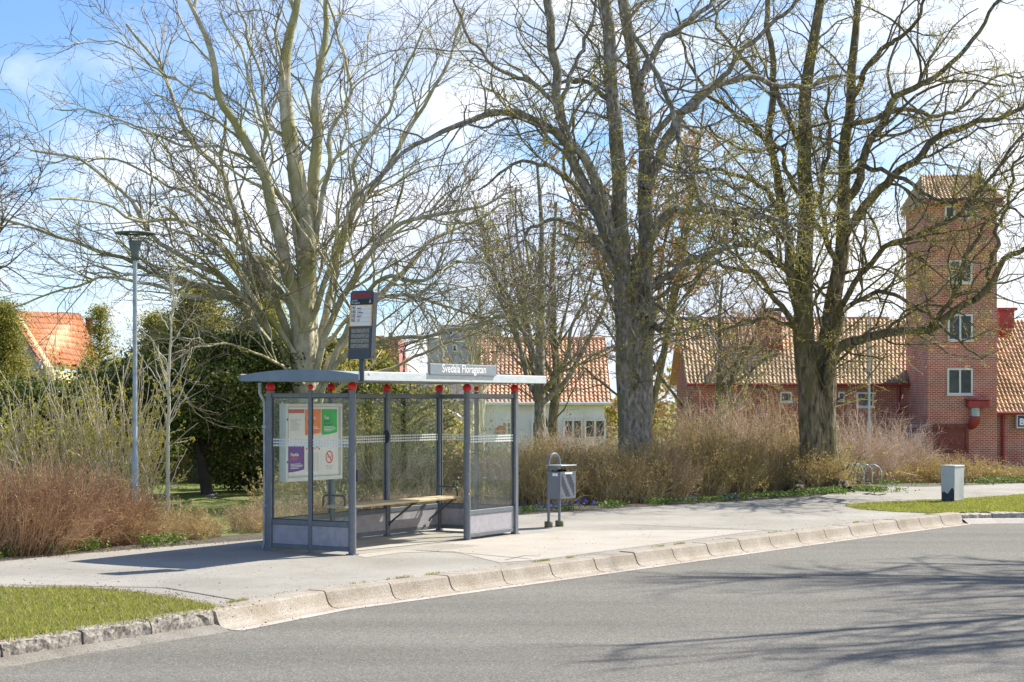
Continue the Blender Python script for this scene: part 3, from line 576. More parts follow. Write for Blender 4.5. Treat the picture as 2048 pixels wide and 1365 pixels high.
# roof: flat-bottomed arch with fascias
X0, X1, Y0, Y1 = -.40, 4.13, -.38, DY + .14
arc = [(Y0 + (Y1 - Y0) * i / 16, 2.212 + .066 * (1 - abs(2 * (i / 16) - 1) ** 2.2)) for i in range(17)]
und = [(Y0 + (Y1 - Y0) * i / 16, 2.160 - .012 * math.sin(math.pi * i / 16)) for i in range(17)]
b = MB(); b.prism(arc + und[::-1], 'x', X0 + .02, X1 - .02); roof = b.build('roof', M_under, sh)
b = MB(); arc2 = [(y, z + .006) for y, z in arc]; b.prism(arc2 + [(y, 2.145) for y, z in arc2[::-1]], 'x', X0 - .01, X0 + .018); b.build('end_fascia', M_roofend, roof)
b = MB(); b.prism(arc2 + [(y, 2.145) for y, z in arc2[::-1]], 'x', X1 - .018, X1 + .01); b.build('end_fascia', M_roofend, roof)
b = MB(); b.bbox(X0 - .012, X1 + .012, Y0 - .035, Y0 - .002, 2.145, 2.252, .006)
b.bbox(X0 + .15, X0 + .19, Y0 - .042, Y0 - .034, 2.215, 2.24, .003); b.build('front_fascia', M_alul, roof)
b = MB(); b.bbox(X0 - .012, X1 + .012, Y1 + .002, Y1 + .03, 2.145, 2.235, .006); b.build('back_gutter', M_alu, roof)
for x in (.0, 1.3, 2.6, LX):
    b = MB(); b.bbox(x - .03, x + .03, Y0 + .01, Y1 - .01, 2.141, 2.158, .003); b.build('roof_beam', M_under, roof)
# stop name board on the front fascia
def text_mesh(body, size, align='LEFT', ext=0.0, sx=1.0, bold=0.0):
    cu = bpy.data.curves.new('lettering', 'FONT'); cu.body = body; cu.size = size; cu.align_x = align; cu.extrude = ext; cu.resolution_u = 3; cu.offset = bold
    o = bpy.data.objects.new('t', cu); COL.objects.link(o); bpy.context.view_layer.update()
    me = bpy.data.meshes.new_from_object(o.evaluated_get(bpy.context.evaluated_depsgraph_get())); 
    bpy.data.objects.remove(o); bpy.data.curves.remove(cu)
    v = np.zeros(len(me.vertices) * 3, np.float32); me.vertices.foreach_get('co', v); v = v.reshape(-1, 3); v[:, 0] *= sx
    f = [tuple(p.vertices) for p in me.polygons]; bpy.data.meshes.remove(me); return v, f
def text_into(b, body, size, place, align='LEFT', mi=0, sx=1.0, bold=0.0):
    v, f = text_mesh(body, size, align, 0.0, sx, bold)
    b.add([place(float(a), float(c)) for a, c, _ in v], f, mi)
b = MB(); b.bbox(1.08, 2.72, Y0 - .062, Y0 - .04, 2.235, 2.375, .004); ns = b.build('name_board', M_nameb, sh)
b = MB(); text_into(b, 'Svedala Floragatan', .150, lambda a, c: (1.90 + a, Y0 - .0635, 2.268 + c), 'CENTER', sx=.98, bold=.0022); b.build('lettering', M_wprint, ns)
# departure board on its pole at the roof corner, leaning slightly
dbx, dby = X0 - .03, Y0 + .03
def lean(p):
    z0 = 2.2; dz = p[2] - z0; return (p[0], p[1] - dz * .055, p[2])
db = MB(); db.tube([(dbx + .05, dby - .06, 2.13), (dbx + .05, dby - .062, 2.42)], .033, 14); dpo = db.build('departure_board', M_board, sh)
yc, hw, zb, zt = dby - .05, .170, 2.40, 3.222
def rr(y0, y1, z0, z1, r, n=5):
    o = []
    for (cy, cz, a0) in ((y1 - r, z0 + r, -90), (y1 - r, z1 - r, 0), (y0 + r, z1 - r, 90), (y0 + r, z0 + r, 180)):
        for k in range(n): t = math.radians(a0 + 90 * k / (n - 1)); o.append((cy + r * math.cos(t), cz + r * math.sin(t)))
    return o
b = MB(); b.prism(rr(yc - hw, yc + hw, zb, zt, .035), 'x', dbx, dbx + .085); b.prism(rr(yc - hw + .008, yc + hw - .008, zb + .008, zt - .008, .03), 'x', dbx - .006, dbx + .0)
b.v = [lean(v) for v in b.v]; b.build('housing', M_board, dpo)
def face(y0, y1, z0, z1, dx, name, m, par=dpo):
    b = MB(); b.box(dbx - dx - .002, dbx - dx, y0, y1, z0, z1); b.v = [lean(v) for v in b.v]; return b.build(name, m, par)
face(yc - hw + .01, yc + hw - .01, 3.055, 3.12, .0065, 'stop_name_panel', M_black)
face(yc - hw + .004, yc + hw - .004, 2.795, 3.05, .0065, 'timetable_panel', M_amber)
face(yc - hw + .022, yc + hw - .022, 2.802, 3.044, .009, 'timetable_sheet', M_white)
face(yc - hw + .035, yc + hw - .03, 2.52, 2.765, .0065, 'screen', M_screen)
pl = lambda y_, z_, dx=.0125: (lambda a, c: lean((dbx - dx, yc + hw - y_ - a, z_ + c)))
b = MB(); text_into(b, 'Skånetrafiken', .060, pl(.17, 3.148), 'CENTER', 0, .82, .0014); b.build('operator_lettering', M_pred, dpo)
b = MB(); text_into(b, 'Svedala', .030, pl(.028, 3.095), 'LEFT'); text_into(b, 'Floragatan', .030, pl(.028, 3.066), 'LEFT'); text_into(b, 'A', .062, pl(.285, 3.068), 'LEFT', sx=.8); b.build('stop_lettering', M_wprint, dpo)
b = MB()
for i, (n_, t1, t2) in enumerate([('141', '', 'Malmö'), ('143', 'Svedala', 'Trelleborg'), ('153', 'Anderslöv', 'Malmö'), ('165', 'Dalby', 'Lund')]):
    z = 3.003 - i * .0495
    text_into(b, n_, .052, pl(.026, z - .002), 'LEFT', 0, .86, .0014)
    if t1: text_into(b, t1, .018, pl(.120, z + .019), 'LEFT')
    text_into(b, t2, .020, pl(.120, z - .001), 'LEFT', bold=.0006)
b.build('route_lettering', M_black, dpo)
b = MB()
for i in range(4):
    z = 2.9945 - i * .0495; b.box(dbx - .013, dbx - .0115, yc - hw + .022, yc + hw - .022, z - .0012, z + .0012)
b.v = [lean(v) for v in b.v]; b.build('timetable_rule', M_amber, dpo)
b = MB()
for i in range(4):
    z = 2.525 + i * .06; b.box(dbx - .0095, dbx - .0085, yc - hw + .035, yc + hw - .03, z, z + .008)
b.box(dbx - .0095, dbx - .0085, yc + hw - .036, yc + hw - .028, 2.52, 2.765)
b.v = [lean(v) for v in b.v]; b.build('screen_divider', M_black, dpo)
# poster case inside the back wall
cx0, cx1, cz0, cz1, cy = .085, 1.30, .865, 1.865, DY - .155
b = MB(); b.box(cx0, cx1, cy + .006, cy + .075, cz0, cz1)
for (a0, a1, z0, z1) in ((cx0, cx1, cz0, cz0 + .06), (cx0, cx1, cz1 - .05, cz1), (cx0, cx0 + .055, cz0 + .06, cz1 - .05), (cx1 - .055, cx1, cz0 + .06, cz1 - .05)): b.bbox(a0, a1, cy - .03, cy + .006, z0, z1, .004)
case = b.build('poster_case', M_frame, sh)
b = MB(); b.box(cx0 + .055, cx1 - .055, cy - .004, cy + .004, cz0 + .06, cz1 - .05); b.build('backing_sheet', M_white, case)
b = MB()
for z in (1.12, 1.66): b.tube([(cx0 + .03, cy - .028, z), (cx0 + .03, cy - .037, z)], .014, 10)
b.build('lock', M_dark, case)
b = MB(); b.box(cx0 + .045, cx1 - .045, cy - .0315, cy - .0302, cz0 + .052, cz0 + .056); b.box(cx0 + .045, cx0 + .049, cy - .0315, cy - .0302, cz0 + .052, cz1 - .045); b.box(cx1 - .049, cx1 - .045, cy - .0315, cy - .0302, cz0 + .052, cz1 - .045); b.box(cx0 + .045, cx1 - .045, cy - .0315, cy - .0302, cz1 - .046, cz1 - .042); b.build('door_seam', M_dark, case)
PW, PH = .335, .37; px_ = [cx0 + .075, cx0 + .430, cx0 + .785]; pz = [cz1 - .075 - PH, cz0 + .085]
def sheetp(x, z, w, h, dy, m, name, curve=0.0):
    b = MB(); b.box(x, x + w, cy - .006 - dy, cy - .005 - dy, z, z + h); return b.build(name, m, case)
def poster(x, z, m, title, sub, lines, mt=M_wprint, ms=M_pred):
    sheetp(x, z, PW, PH, 0, M_white, 'poster_paper')
    b = MB(); n = 12; vs = [(x, cy - .0085, z + PH)] + [(x + PW * (1 - i / n) if False else x + PW * i / n, cy - .0085, z + .035 + .03 * (i / n) ** 2) for i in range(n + 1)] + [(x + PW, cy - .0085, z + PH)]
    b.add(vs, [tuple(range(len(vs)))]); b.build('poster', m, case)
    b = MB(); P = lambda u, v: (lambda a, c: (x + u + a, cy - .0105, z + v + c))
    text_into(b, title, .062, P(.045, PH - .13), 'LEFT', 0, .9, .0012)
    for i in range(lines):
        w = (.22, .26, .24, .17)[i % 4]; b.add([P(0, 0)(.045, PH - .235 - i * .018), P(0, 0)(.045 + w, PH - .235 - i * .018), P(0, 0)(.045 + w, PH - .228 - i * .018), P(0, 0)(.045, PH - .228 - i * .018)], [(0, 1, 2, 3)])
    b.build('poster_lettering', mt, case)
    b = MB()
    for i, s_ in enumerate(sub): text_into(b, s_, .052, P(.045, PH - .175 - i * .045), 'LEFT', 0, .9, .001)
    b.build('poster_subtitle', ms, case)
M_dgreen = mat('dark_green_print', (0.01, 0.16, 0.05), (0.015, 0.2, 0.06)); M_dviol = mat('violet_print', (0.2, 0.03, 0.12), (0.24, 0.04, 0.15)); M_coral = mat('coral_print', (0.85, 0.12, 0.06), (0.9, 0.16, 0.08))
poster(px_[1], pz[0], M_orange, 'Först av', ['sista på'], 2, ms=M_dviol)
poster(px_[2], pz[0], M_green, 'Tack', ['för att', 'du väntar'], 4, ms=M_dgreen)
poster(px_[0], pz[1], M_purple, 'Flexibla', ['biljetter'], 4, ms=M_coral)
sheetp(px_[0], pz[0], PW, PH, 0, M_white, 'poster_paper'); sheetp(px_[0], pz[0] + PH - .05, PW, .05, .002, M_rust, 'poster_heading')
sheetp(px_[1], pz[1], PW, PH, 0, M_white, 'poster_paper'); sheetp(px_[2], pz[1], PW, PH, 0, M_white, 'poster_paper')
b = MB(); rgp = random.Random(2)
for i in range(11): b.box(px_[0] + .05, px_[0] + .05 + rgp.uniform(.12, .22), cy - .008, cy - .0075, pz[0] + .24 - i * .014, pz[0] + .244 - i * .014)
for j in range(4):
    for i in range(18): b.box(px_[1] + .03 + j * .07, px_[1] + .03 + j * .07 + rgp.uniform(.03, .055), cy - .008, cy - .0075, pz[1] + .27 - i * .0135, pz[1] + .2735 - i * .0135)
b.box(px_[0], px_[0] + .5, cy - .008, cy - .0075, pz[1] - .012, pz[1] - .009)
b.build('small_print', M_gprint, case)
b = MB()
for i in range(7): b.box(px_[1] + .02 + i * .044, px_[1] + .045 + i * .044, cy - .008, cy - .0075, pz[1] + PH - .06 + (i % 3) * .012, pz[1] + PH - .03 + (i % 2) * .015)
b.build('picture_strip', M_rust, case)
ccx, ccz = px_[2] + PW / 2, pz[1] + .21
b = MB(); n = 28
vs = [(ccx + r * math.cos(2 * math.pi * i / n), cy - .0085, ccz + r * math.sin(2 * math.pi * i / n)) for r in (.082, .066) for i in range(n)]
b.add(vs, [(i, (i + 1) % n, n + (i + 1) % n, n + i) for i in range(n)]); b.add([(ccx - .054, cy - .0088, ccz + .040), (ccx - .042, cy - .0088, ccz + .054), (ccx + .054, cy - .0088, ccz - .040), (ccx + .042, cy - .0088, ccz - .054)], [(0, 1, 2, 3)]); b.build('no_smoking_ring', M_red, case)
b = MB(); b.box(ccx - .05, ccx + .03, cy - .0082, cy - .0078, ccz - .008, ccz + .006); b.box(ccx + .035, ccx + .05, cy - .0082, cy - .0078, ccz - .008, ccz + .03)
text_into(b, 'Rökning förbjuden', .026, lambda a, c: (ccx + a, cy - .0085, pz[1] + .085 + c), 'CENTER'); text_into(b, 'No smoking', .026, lambda a, c: (ccx + a, cy - .0085, pz[1] + .055 + c), 'CENTER'); b.build('no_smoking_lettering', M_gprint, case)
# bench
b = MB()
for k in range(3): b.bbox(.93, 3.72, DY - .50 + k * .125, DY - .385 + k * .125, .492, .526, .005)
bench = b.build('bench', M_wood, sh)
for x in (1.30, 2.60, 3.62):
    b = MB(); y0 = DY - .04
    b.tube([(x, y0, .16), (x, y0 - .02, .20), (x, DY - .42, .46), (x, DY - .46, .483), (x, DY - .50, .485)], .014, 10)
    b.bbox(x - .02, x + .02, DY - .48, DY - .04, .474, .4915, .003); b.build('bracket', M_galv if x == 1.3 else M_dark, bench)
for x in (.96, 3.70):
    b = MB(); ya, yb = DY - .47, DY - .12
    b.tube([(x, yb, .50), (x, yb, .62), (x, yb - .02, .655), (x, yb - .05, .66), (x, ya + .05, .66), (x, ya + .01, .65), (x, ya, .61), (x, ya, .54), (x, ya + .04, .50)], .014, 10); b.build('armrest', M_dark, bench)
# downpipe, bin-like reader, sensor, sticker
b = MB(); b.tube([(-.02, DY + .15, 2.13), (-.02, DY + .15, 2.0), (.0, DY + .09, 1.88), (.0, DY + .085, 1.7), (.0, DY + .085, .12), (.02, DY + .13, .02)], .022, 12); dp = b.build('downpipe', M_galv, sh)
for z in (.55, 1.55): b = MB(); b.box(-.028, .028, DY + .042, DY + .112, z, z + .04); b.build('pipe_clip', M_galv, dp)
b = MB(); b.prism([(.0, .90), (.05, .92), (.075, .96), (.075, 1.0), (.05, 1.035), (.0, 1.05)], 'y', -.045, .035, 0); b.v = [(v[0] + .045, v[1], v[2]) for v in b.v]; b.build('card_reader', M_black, sh)
b = MB(); b.sphere((2.565, DY - .02, 1.40), .06, 12, sq=1.6); b.v = [((v[0] - 2.565) * .25 + 2.555, v[1], v[2]) for v in b.v]; b.build('speaker_bump', M_black, sh)
b = MB(); b.bbox(1.26, 1.33, DY - .055, DY - .042, 1.995, 2.04, .003); b.build('warning_plate', M_yellow, sh)
b = MB()
for (x, y, z) in ((2.64, -.045, .62), (2.67, -.047, .66)): b.box(x, x + .012, y - .003, y + .002, z, z + .025)
b.build('paint_fleck', M_yellow, sh)
# ---------------------------------------------------------------- litter bin
bx_, by_ = gp(1108, 1054)
lb = thing('litter_bin', 'grey steel litter bin with a perforated front on two hooped legs right of the shelter', 'litter bin', (bx_, by_, 0), math.radians(50))
hoop = [(-.13, 0, .05), (-.13, 0, .96)] + [(-.13 * math.cos(math.pi * k / 10), 0, .97 + .13 * math.sin(math.pi * k / 10)) for k in range(1, 10)] + [(.13, 0, .96), (.13, 0, .05)]
b = MB(); b.tube(hoop, .021, 12); b.build('hoop_frame', M_bin, lb)
for x in (-.13, .13): b = MB(); b.lathe((x, 0, 0), [(.001, 0), (.062, 0), (.064, .07), (.058, .088), (.001, .09)], 14); b.build('concrete_foot', M_foot, lb)
b = MB(); w = .185
b.box(-w, w, -.27, -.265, .44, .84, 1); b.box(-w, w, -.03, -.025, .44, .84); b.box(-w, -w + .005, -.265, -.03, .44, .84); b.box(w - .005, w, -.265, -.03, .44, .84); b.box(-w, w, -.265, -.03, .435, .4395)
box_ = b.build('bin_box', [M_bin, M_bin], lb)
b = MB()
rgb = random.Random(5)
for k in range(22):
    z = .47 + k * .0155
    for j in range(11):
        x = -.15 + j * .028; 
        d = (x * 1.0 + z * .62)
        if (abs((d * 5.2) % 1.0 - .5) < .30): b.box(x, x + .020, -.2735, -.2705, z, z + .0065)
b.build('perforation', M_black, box_)
b = MB(); b.box(-.08, .10, -.273, -.2705, .80, .83); b.box(-w - .002, -w - .0005, -.22, -.12, .775, .815); b.build('bin_sticker', M_wprint, box_)
b = MB(); b.bbox(-w, w, -.29, .02, .925, .937, .002); b.box(-.13, .13, -.024, -.018, .84, .925); b.build('lid', M_galv, lb)
b = MB(); rg2 = np.random.default_rng(8); V, Fq = flakes(rg2.uniform((-.12, -.24, .80), (.12, -.05, .86), (60, 3)), .08, rg2); b.add(V, [tuple(f) for f in Fq]); lt = tag(b.build('rubbish', M_black), 'dark crumpled rubbish filling the top of the litter bin', 'rubbish')
lt.location = (bx_, by_, 0); lt.rotation_euler = (0, 0, math.radians(50))
# ---------------------------------------------------------------- utility cabinet
ux, uy = gp(1905, 1004)
uc = thing('utility_cabinet', 'grey utility cabinet with a dark scorch stain standing on the grass verge', 'utility cabinet', (ux, uy, 0), math.radians(50))
b = MB(); w, d = .19, .13
b.add([(-w, -d, .02), (w, -d, .02), (w, d, .02), (-w, d, .02), (-w - .012, -d - .012, .66), (w + .012, -d - .012, .66), (w + .012, d + .012, .66), (-w - .012, d + .012, .66)], [(3, 2, 1, 0), (4, 5, 6, 7), (0, 1, 5, 4), (1, 2, 6, 5), (2, 3, 7, 6), (3, 0, 4, 7)]); b.build('cabinet_body', M_cab, uc)
b = MB(); b.bbox(-w - .02, w + .02, -d - .02, d + .02, .661, .69, .005); b.build('cabinet_lid', M_cab, uc)
b = MB(); b.bbox(-w + .005, w - .005, -d - .01, d, 0, .055, .005); b.build('plinth', M_conc, uc)
pts = []
for k in range(19):
    t = k / 18; pts.append((-d + .004 + t * (2 * d - .012), .03 + (.22 - .10 * t + .035 * math.sin(t * 9)) * (1 if t > .04 else .9)))
poly = [(-d + .004, .022)] + pts + [(d - .01, .022)]
b = MB(); b.add([(-w - .0025 - .012 * (z - .02) / .64, y, z) for y, z in poly], [tuple(range(len(poly)))]); b.build('stain', M_stain, uc)
b = MB(); b.tube([(-w - .012, d * .55, .52), (-w - .02, d * .55, .52)], .008, 8); b.build('lock', M_dark, uc)
# ---------------------------------------------------------------- street lamps
lx, ly = -6.42, 29.8
def lamp(label, x, y, h, s=1.0):
    t = thing('street_lamp', label, 'street lamp', (x, y, G(y)))
    b = MB(); b.tube([(0, 0, 0), (0, 0, 1.0), (0, 0, 1.06), (0, 0, h - .42)], [.058, .058, .040, .036], 14); b.build('pole', M_galv, t)
    b = MB(); b.lathe((0, 0, h - .45), [(.038, 0), (.062, .0), (.068, .10), (.108, .30), (.112, .335), (.0, .34)], 18); b.build('lamp_head', M_lamp, t)
    b = MB(); R = .335
    pr = [(R, h), (R + .012, h + .012), (R, h + .024), (.20, h + .035), (.10, h + .02), (.10, h + .008), (.20, h + .018), (R - .06, h + .006)]
    b.lathe((0, 0, 0), pr + [pr[0]], 36)
    hd = b.build('reflector_ring', M_lamp, t)
    for k in range(3):
        a = math.radians(15 + 120 * k); b = MB(); b.tube([(.10 * math.cos(a), .10 * math.sin(a), h - .14), (.20 * math.cos(a), .20 * math.sin(a), h - .03), (.29 * math.cos(a), .29 * math.sin(a), h + .008)], .010, 8); b.build('support_arm', M_lamp, t)
    return t
lamp('tall grey street lamp with a flat ring shaped head rising from the left bushes', lx, ly, 4.77)
t = thing('street_lamp', 'far slender street lamp with one curved arm beyond the shelter roof', 'street lamp', (Wp(808, 800, 70).x, 70, G(70)))
b = MB(); b.tube([(0, 0, 0), (0, 0, 5.1), (.08, 0, 5.25), (.3, 0, 5.42)], [.05, .035, .03, .025], 8); b.build('pole', M_dark, t)
b = MB(); b.bbox(.28, .62, -.06, .06, 5.39, 5.50, .03); b.build('lamp_head', M_lamp, t)
t = thing('street_lamp', 'thin pale pole standing in front of the long brick wing', 'pole', (Wp(1738, 800, 60).x, 60, G(60)))
b = MB(); b.tube([(0, 0, 0), (0, 0, 1.2 - G(60))], .075, 10); b.tube([(0, 0, 1.2 - G(60)), (0, 0, 5.0 - G(60))], [.045, .03], 10); b.build('pole', M_galv, t)
# no-entry sign
t = thing('road_sign', 'round red no entry sign with a yellow bar seen through the right shelter pane', 'road sign', (Wp(1002, 862, 50).x, 50, G(50)))
zc = Wp(1002, 862, 50).z - G(50)
b = MB(); b.tube([(0, 0, 0), (0, 0, zc)], .022, 8); b.build('pole', M_galv, t)
b = MB(); b.tube([(0, -.03, zc), (0, -.045, zc)], .155, 24, smooth=False); pl_ = b.build('sign_plate', M_red, t)
b = MB(); b.box(-.12, .12, -.050, -.046, zc - .025, zc + .025); b.build('sign_bar', M_yellow, pl_)
# bike rack
t = thing('bike_rack', 'row of curved steel hoops half hidden by shrubs beside the chestnut trunk', 'bicycle rack', (0, 0, 0))
for k, px0 in enumerate((1745, 1727, 1709, 1693, 1677)):
    Y = 40.5 + k * .35; c = Wp(px0, 968, Y); r_ = .20; x0 = c.x; zb_ = G(Y)
    b = MB(); b.tube([(x0 - r_, Y, zb_), (x0 - r_, Y, .20)] + [(x0 - r_ * math.cos(math.pi * q / 8), Y, .22 + r_ * math.sin(math.pi * q / 8)) for q in range(1, 8)] + [(x0 + r_, Y, .20), (x0 + r_, Y, zb_)], .016, 8); b.build('hoop', M_galv, t)
b = MB(); b.tube([(Wp(1740, 900, 40.5).x, 40.5, .02), (Wp(1670, 900, 42).x, 41.9, .02)], .02, 8); b.build('base_rail', M_dark, t)
# pigeon
gx, gy = gp(423, 1001, -.04)
t = pg = thing('pigeon', 'small grey pigeon pecking on the shaded lawn under the yew', 'pigeon', (gx, gy, G(gy)), math.radians(20))
b = MB(); b.tube([(-.19, 0, .09), (-.12, 0, .10), (-.04, 0, .115), (.04, 0, .12), (.09, 0, .14), (.12, 0, .17), (.14, 0, .19), (.165, 0, .185), (.19, 0, .175)], [.012, .035, .062, .062, .04, .026, .028, .018, .004], 12)
for s in (-1, 1): b.tube([(.0, s * .022, .08), (.005, s * .022, 0)], .005, 6)
b.build('pigeon_body', mat('pigeon_feather', (.07, .08, .11), (.14, .15, .19), scale=20, rough=.6), t)
pg.scale = (.62, .62, .62)
# ---------------------------------------------------------------- buildings
M_tileo = mat('orange_roof_tile', (0.60, 0.25, 0.11), (0.78, 0.40, 0.20), scale=5, rough=0.75, c3=(0.58, 0.32, 0.18), s3=1.2)
M_tilep = mat('faded_orange_tile', (0.56, 0.28, 0.14), (0.74, 0.46, 0.28), scale=4, rough=0.8, c3=(0.50, 0.30, 0.18), s3=0.6)
M_tileb = mat('weathered_buff_tile', (0.44, 0.27, 0.14), (0.74, 0.55, 0.34), scale=4, rough=0.8, c3=(0.34, 0.24, 0.13), s3=0.6)
M_brickr = brickmat('red_brick', (0.36, 0.085, 0.058), (0.50, 0.145, 0.10), (0.62, 0.42, 0.36), .26, .10, .017)
M_brickl = brickmat('red_brick_small', (0.30, 0.08, 0.055), (0.42, 0.13, 0.09), (0.48, 0.28, 0.22), .26, .10, .014)
M_wwin = mat('white_window_paint', (0.60, 0.60, 0.57), (0.70, 0.70, 0.67), rough=0.5)
M_pane = mat('window_glass', (0.025, 0.03, 0.035), (0.075, 0.08, 0.08), scale=1.4, rough=0.2, spec=0.35)
M_redp = mat('red_metal_paint', (0.26, 0.025, 0.03), (0.34, 0.04, 0.045), scale=3, rough=0.5)
M_yellw = mat('yellow_render', (0.62, 0.55, 0.32), (0.70, 0.62, 0.38), scale=2, rough=0.9)
M_whitew = mat('white_render', (0.66, 0.69, 0.75), (0.74, 0.77, 0.82), scale=1.2, rough=0.9, c3=(0.58, 0.61, 0.66), s3=.5)
M_greyw = mat('grey_panel_wall', (0.34, 0.34, 0.37), (0.42, 0.42, 0.45), scale=.3, rough=0.8)
M_brownw = mat('tan_render', (0.42, 0.34, 0.27), (0.50, 0.42, 0.34), scale=.8, rough=0.9)
M_gate = mat('rusty_brown_board', (0.16, 0.035, 0.03), (0.24, 0.07, 0.055), scale=2.5, rough=0.8)
M_nblue = mat('navy_sign', (0.02, 0.03, 0.12), (0.03, 0.04, 0.15), rough=0.4)
M_dgrey = mat('dark_roof_felt', (0.09, 0.08, 0.09), (0.14, 0.13, 0.14), scale=1, rough=0.8)
def tile_roof(name, A, B, C, D, m, parent, tw=.22, tl=.36, amp=.045, thick=.16):
    """pantiled slope; A,B eave left/right, C,D ridge right/left"""
    A, B, C, D = [np.array(v, float) for v in (A, B, C, D)]
    W_ = np.linalg.norm(B - A); H_ = np.linalg.norm(D - A); nc = max(2, int(W_ / tw)); nr = max(2, int(H_ / tl)); sub = 6
    nrm = np.cross(B - A, D - A); nrm /= np.linalg.norm(nrm); 
    if nrm[2] < 0: nrm = -nrm
    us = np.linspace(0, 1, nc * sub + 1); vs = []; off = []
    for r in range(nr): vs += [r / nr + 1e-4, (r + 1) / nr - 1e-4]; off += [.045, .0]
    vs = np.array(vs); off = np.array(off); ph = (np.arange(len(us)) % sub) / sub
    prof = amp * (np.sin(2 * math.pi * ph) + .35 * np.sin(4 * math.pi * ph + .6))
    rgq = np.random.default_rng(3); jit = np.repeat(np.repeat(rgq.normal(0, .008, (nr, nc)), 2, 0), sub, 1); jit = np.concatenate([jit, jit[:, -1:]], 1)
    U, Vv = np.meshgrid(us, vs); P = (A * (1 - U[..., None]) + B * U[..., None]) * (1 - Vv[..., None]) + (D * (1 - U[..., None]) + C * U[..., None]) * Vv[..., None]
    P = P + nrm * (prof[None, :] + off[:, None] + jit)[..., None]
    n = len(us); Q = np.array([(j * n + i, j * n + i + 1, (j + 1) * n + i + 1, (j + 1) * n + i) for j in range(len(vs) - 1) for i in range(n - 1)])
    lo = [p - nrm * .06 for p in (A, B, C, D)]; lo2 = [p - nrm * thick for p in (A, B, C, D)]; base = P.size // 3
    Vx = np.vstack([P.reshape(-1, 3), lo, lo2]); k = base
    F2 = np.array([(k, k + 1, k + 2, k + 3), (k + 7, k + 6, k + 5, k + 4), (k, k + 4, k + 5, k + 1), (k + 1, k + 5, k + 6, k + 2), (k + 2, k + 6, k + 7, k + 3), (k + 3, k + 7, k + 4, k)])
    return mesh_np(name, Vx, [(Q, 0), (F2, 0)], [m], parent, smooth=False)
def window(root, px0, px1, py0, py1, Y, panes=2, fr=.09, name='window', mw=None, sill=True, transom=False):
    a = Wp(px0, py1, Y); c = Wp(px1, py0, Y); x0, x1, z0, z1 = a.x, c.x, a.z, c.z; f = MB(); y = Y - .03
    for (u0, u1, w0, w1) in ((x0, x1, z0, z0 + fr), (x0, x1, z1 - fr, z1), (x0, x0 + fr, z0 + fr, z1 - fr), (x1 - fr, x1, z0 + fr, z1 - fr)): f.box(u0, u1, y - .05, y + .028, w0, w1)
    for k in range(1, panes): xm = x0 + (x1 - x0) * k / panes; f.box(xm - fr * .5, xm + fr * .5, y - .047, y + .028, z0 + fr, z1 - fr)
    if transom: zm = z0 + (z1 - z0) * .68; f.box(x0 + fr, x1 - fr, y - .045, y + .028, zm - fr * .35, zm + fr * .35)
    wo_ = f.build(name, mw or M_wwin, root)
    g = MB(); g.box(x0 + fr * .9, x1 - fr * .9, y - .01, y + .02, z0 + fr * .9, z1 - fr * .9); g.build('pane', M_pane, wo_)
    if sill: s = MB(); s.box(x0 - .05, x1 + .05, y - .10, y + .027, z0 - .06, z0 - .002); s.build('sill', mw or M_wwin, wo_)
    return wo_
# brick fire station with hose tower
Y0t = 95.0; GB = G(95)
bs = thing('brick_building', 'red brick building with a tall square tower and buff tiled roof wings', 'building', (0, 0, 0))
xl, xr = Wp(1855, 0, Y0t).x, Wp(1994, 0, Y0t).x; zt_ = Wp(0, 405, Y0t).z; dpt = 5.2
b = MB(); b.box(xl, xr, Y0t, Y0t + dpt, GB - .5, zt_); b.build('tower_wall', M_brickr, bs)
# tower roof: pitched, ridge across
ez = Wp(0, 398, Y0t - .5).z; rz_ = Wp(0, 350, Y0t + 2.6).z
e0, e1 = Wp(1849, 0, Y0t).x - .10, Wp(2008, 0, Y0t - .5).x
tile_roof('tower_roof', (e0, Y0t - .5, ez), (e1, Y0t - .5, ez), (xr - .35, Y0t + 2.6, rz_), (xl + .35, Y0t + 2.6, rz_), M_tileb, bs)
tile_roof('tower_roof', (e0, Y0t + dpt + .1, ez), (e0, Y0t - .5, ez), (xl + .35, Y0t + 2.55, rz_), (xl + .35, Y0t + 2.65, rz_), M_tileb, bs)
tile_roof('tower_roof', (e1, Y0t - .5, ez), (e1, Y0t + dpt + .1, ez), (xr - .35, Y0t + 2.65, rz_), (xr - .35, Y0t + 2.55, rz_), M_tileb, bs)
b = MB(); b.add([(e0, Y0t - .48, ez - .12), (e0, Y0t + dpt + .1, ez - .12), (xl + .35, Y0t + 2.6, rz_ - .05), (e1, Y0t - .48, ez - .12), (e1, Y0t + dpt + .5, ez - .12), (xr - .35, Y0t + 2.6, rz_ - .05), (e0, Y0t - .48, ez - .30), (e1, Y0t - .48, ez - .30), (e1, Y0t + dpt + .5, ez - .30), (e0, Y0t + dpt + .1, ez - .30)], [(0, 1, 2), (3, 5, 4), (1, 4, 5, 2), (0, 6, 9, 1), (3, 4, 8, 7), (6, 7, 8, 9), (0, 3, 7, 6), (1, 9, 8, 4)]); b.build('roof_hip', M_tileb, bs)
b = MB(); b.box(e0 - .02, e1 + .02, Y0t - .58, Y0t - .49, ez - .26, ez - .12); b.build('eave_board', M_redp, bs)
for (a, c, d, e, n_) in ((1889, 1910, 412, 437, 1), (1930, 1953, 411, 437, 1), (1896, 1944, 521, 567, 2), (1895, 1945, 629, 682, 2), (1894, 1945, 737, 790, 2)): window(bs, a, c, d, e, Y0t, n_, .10)
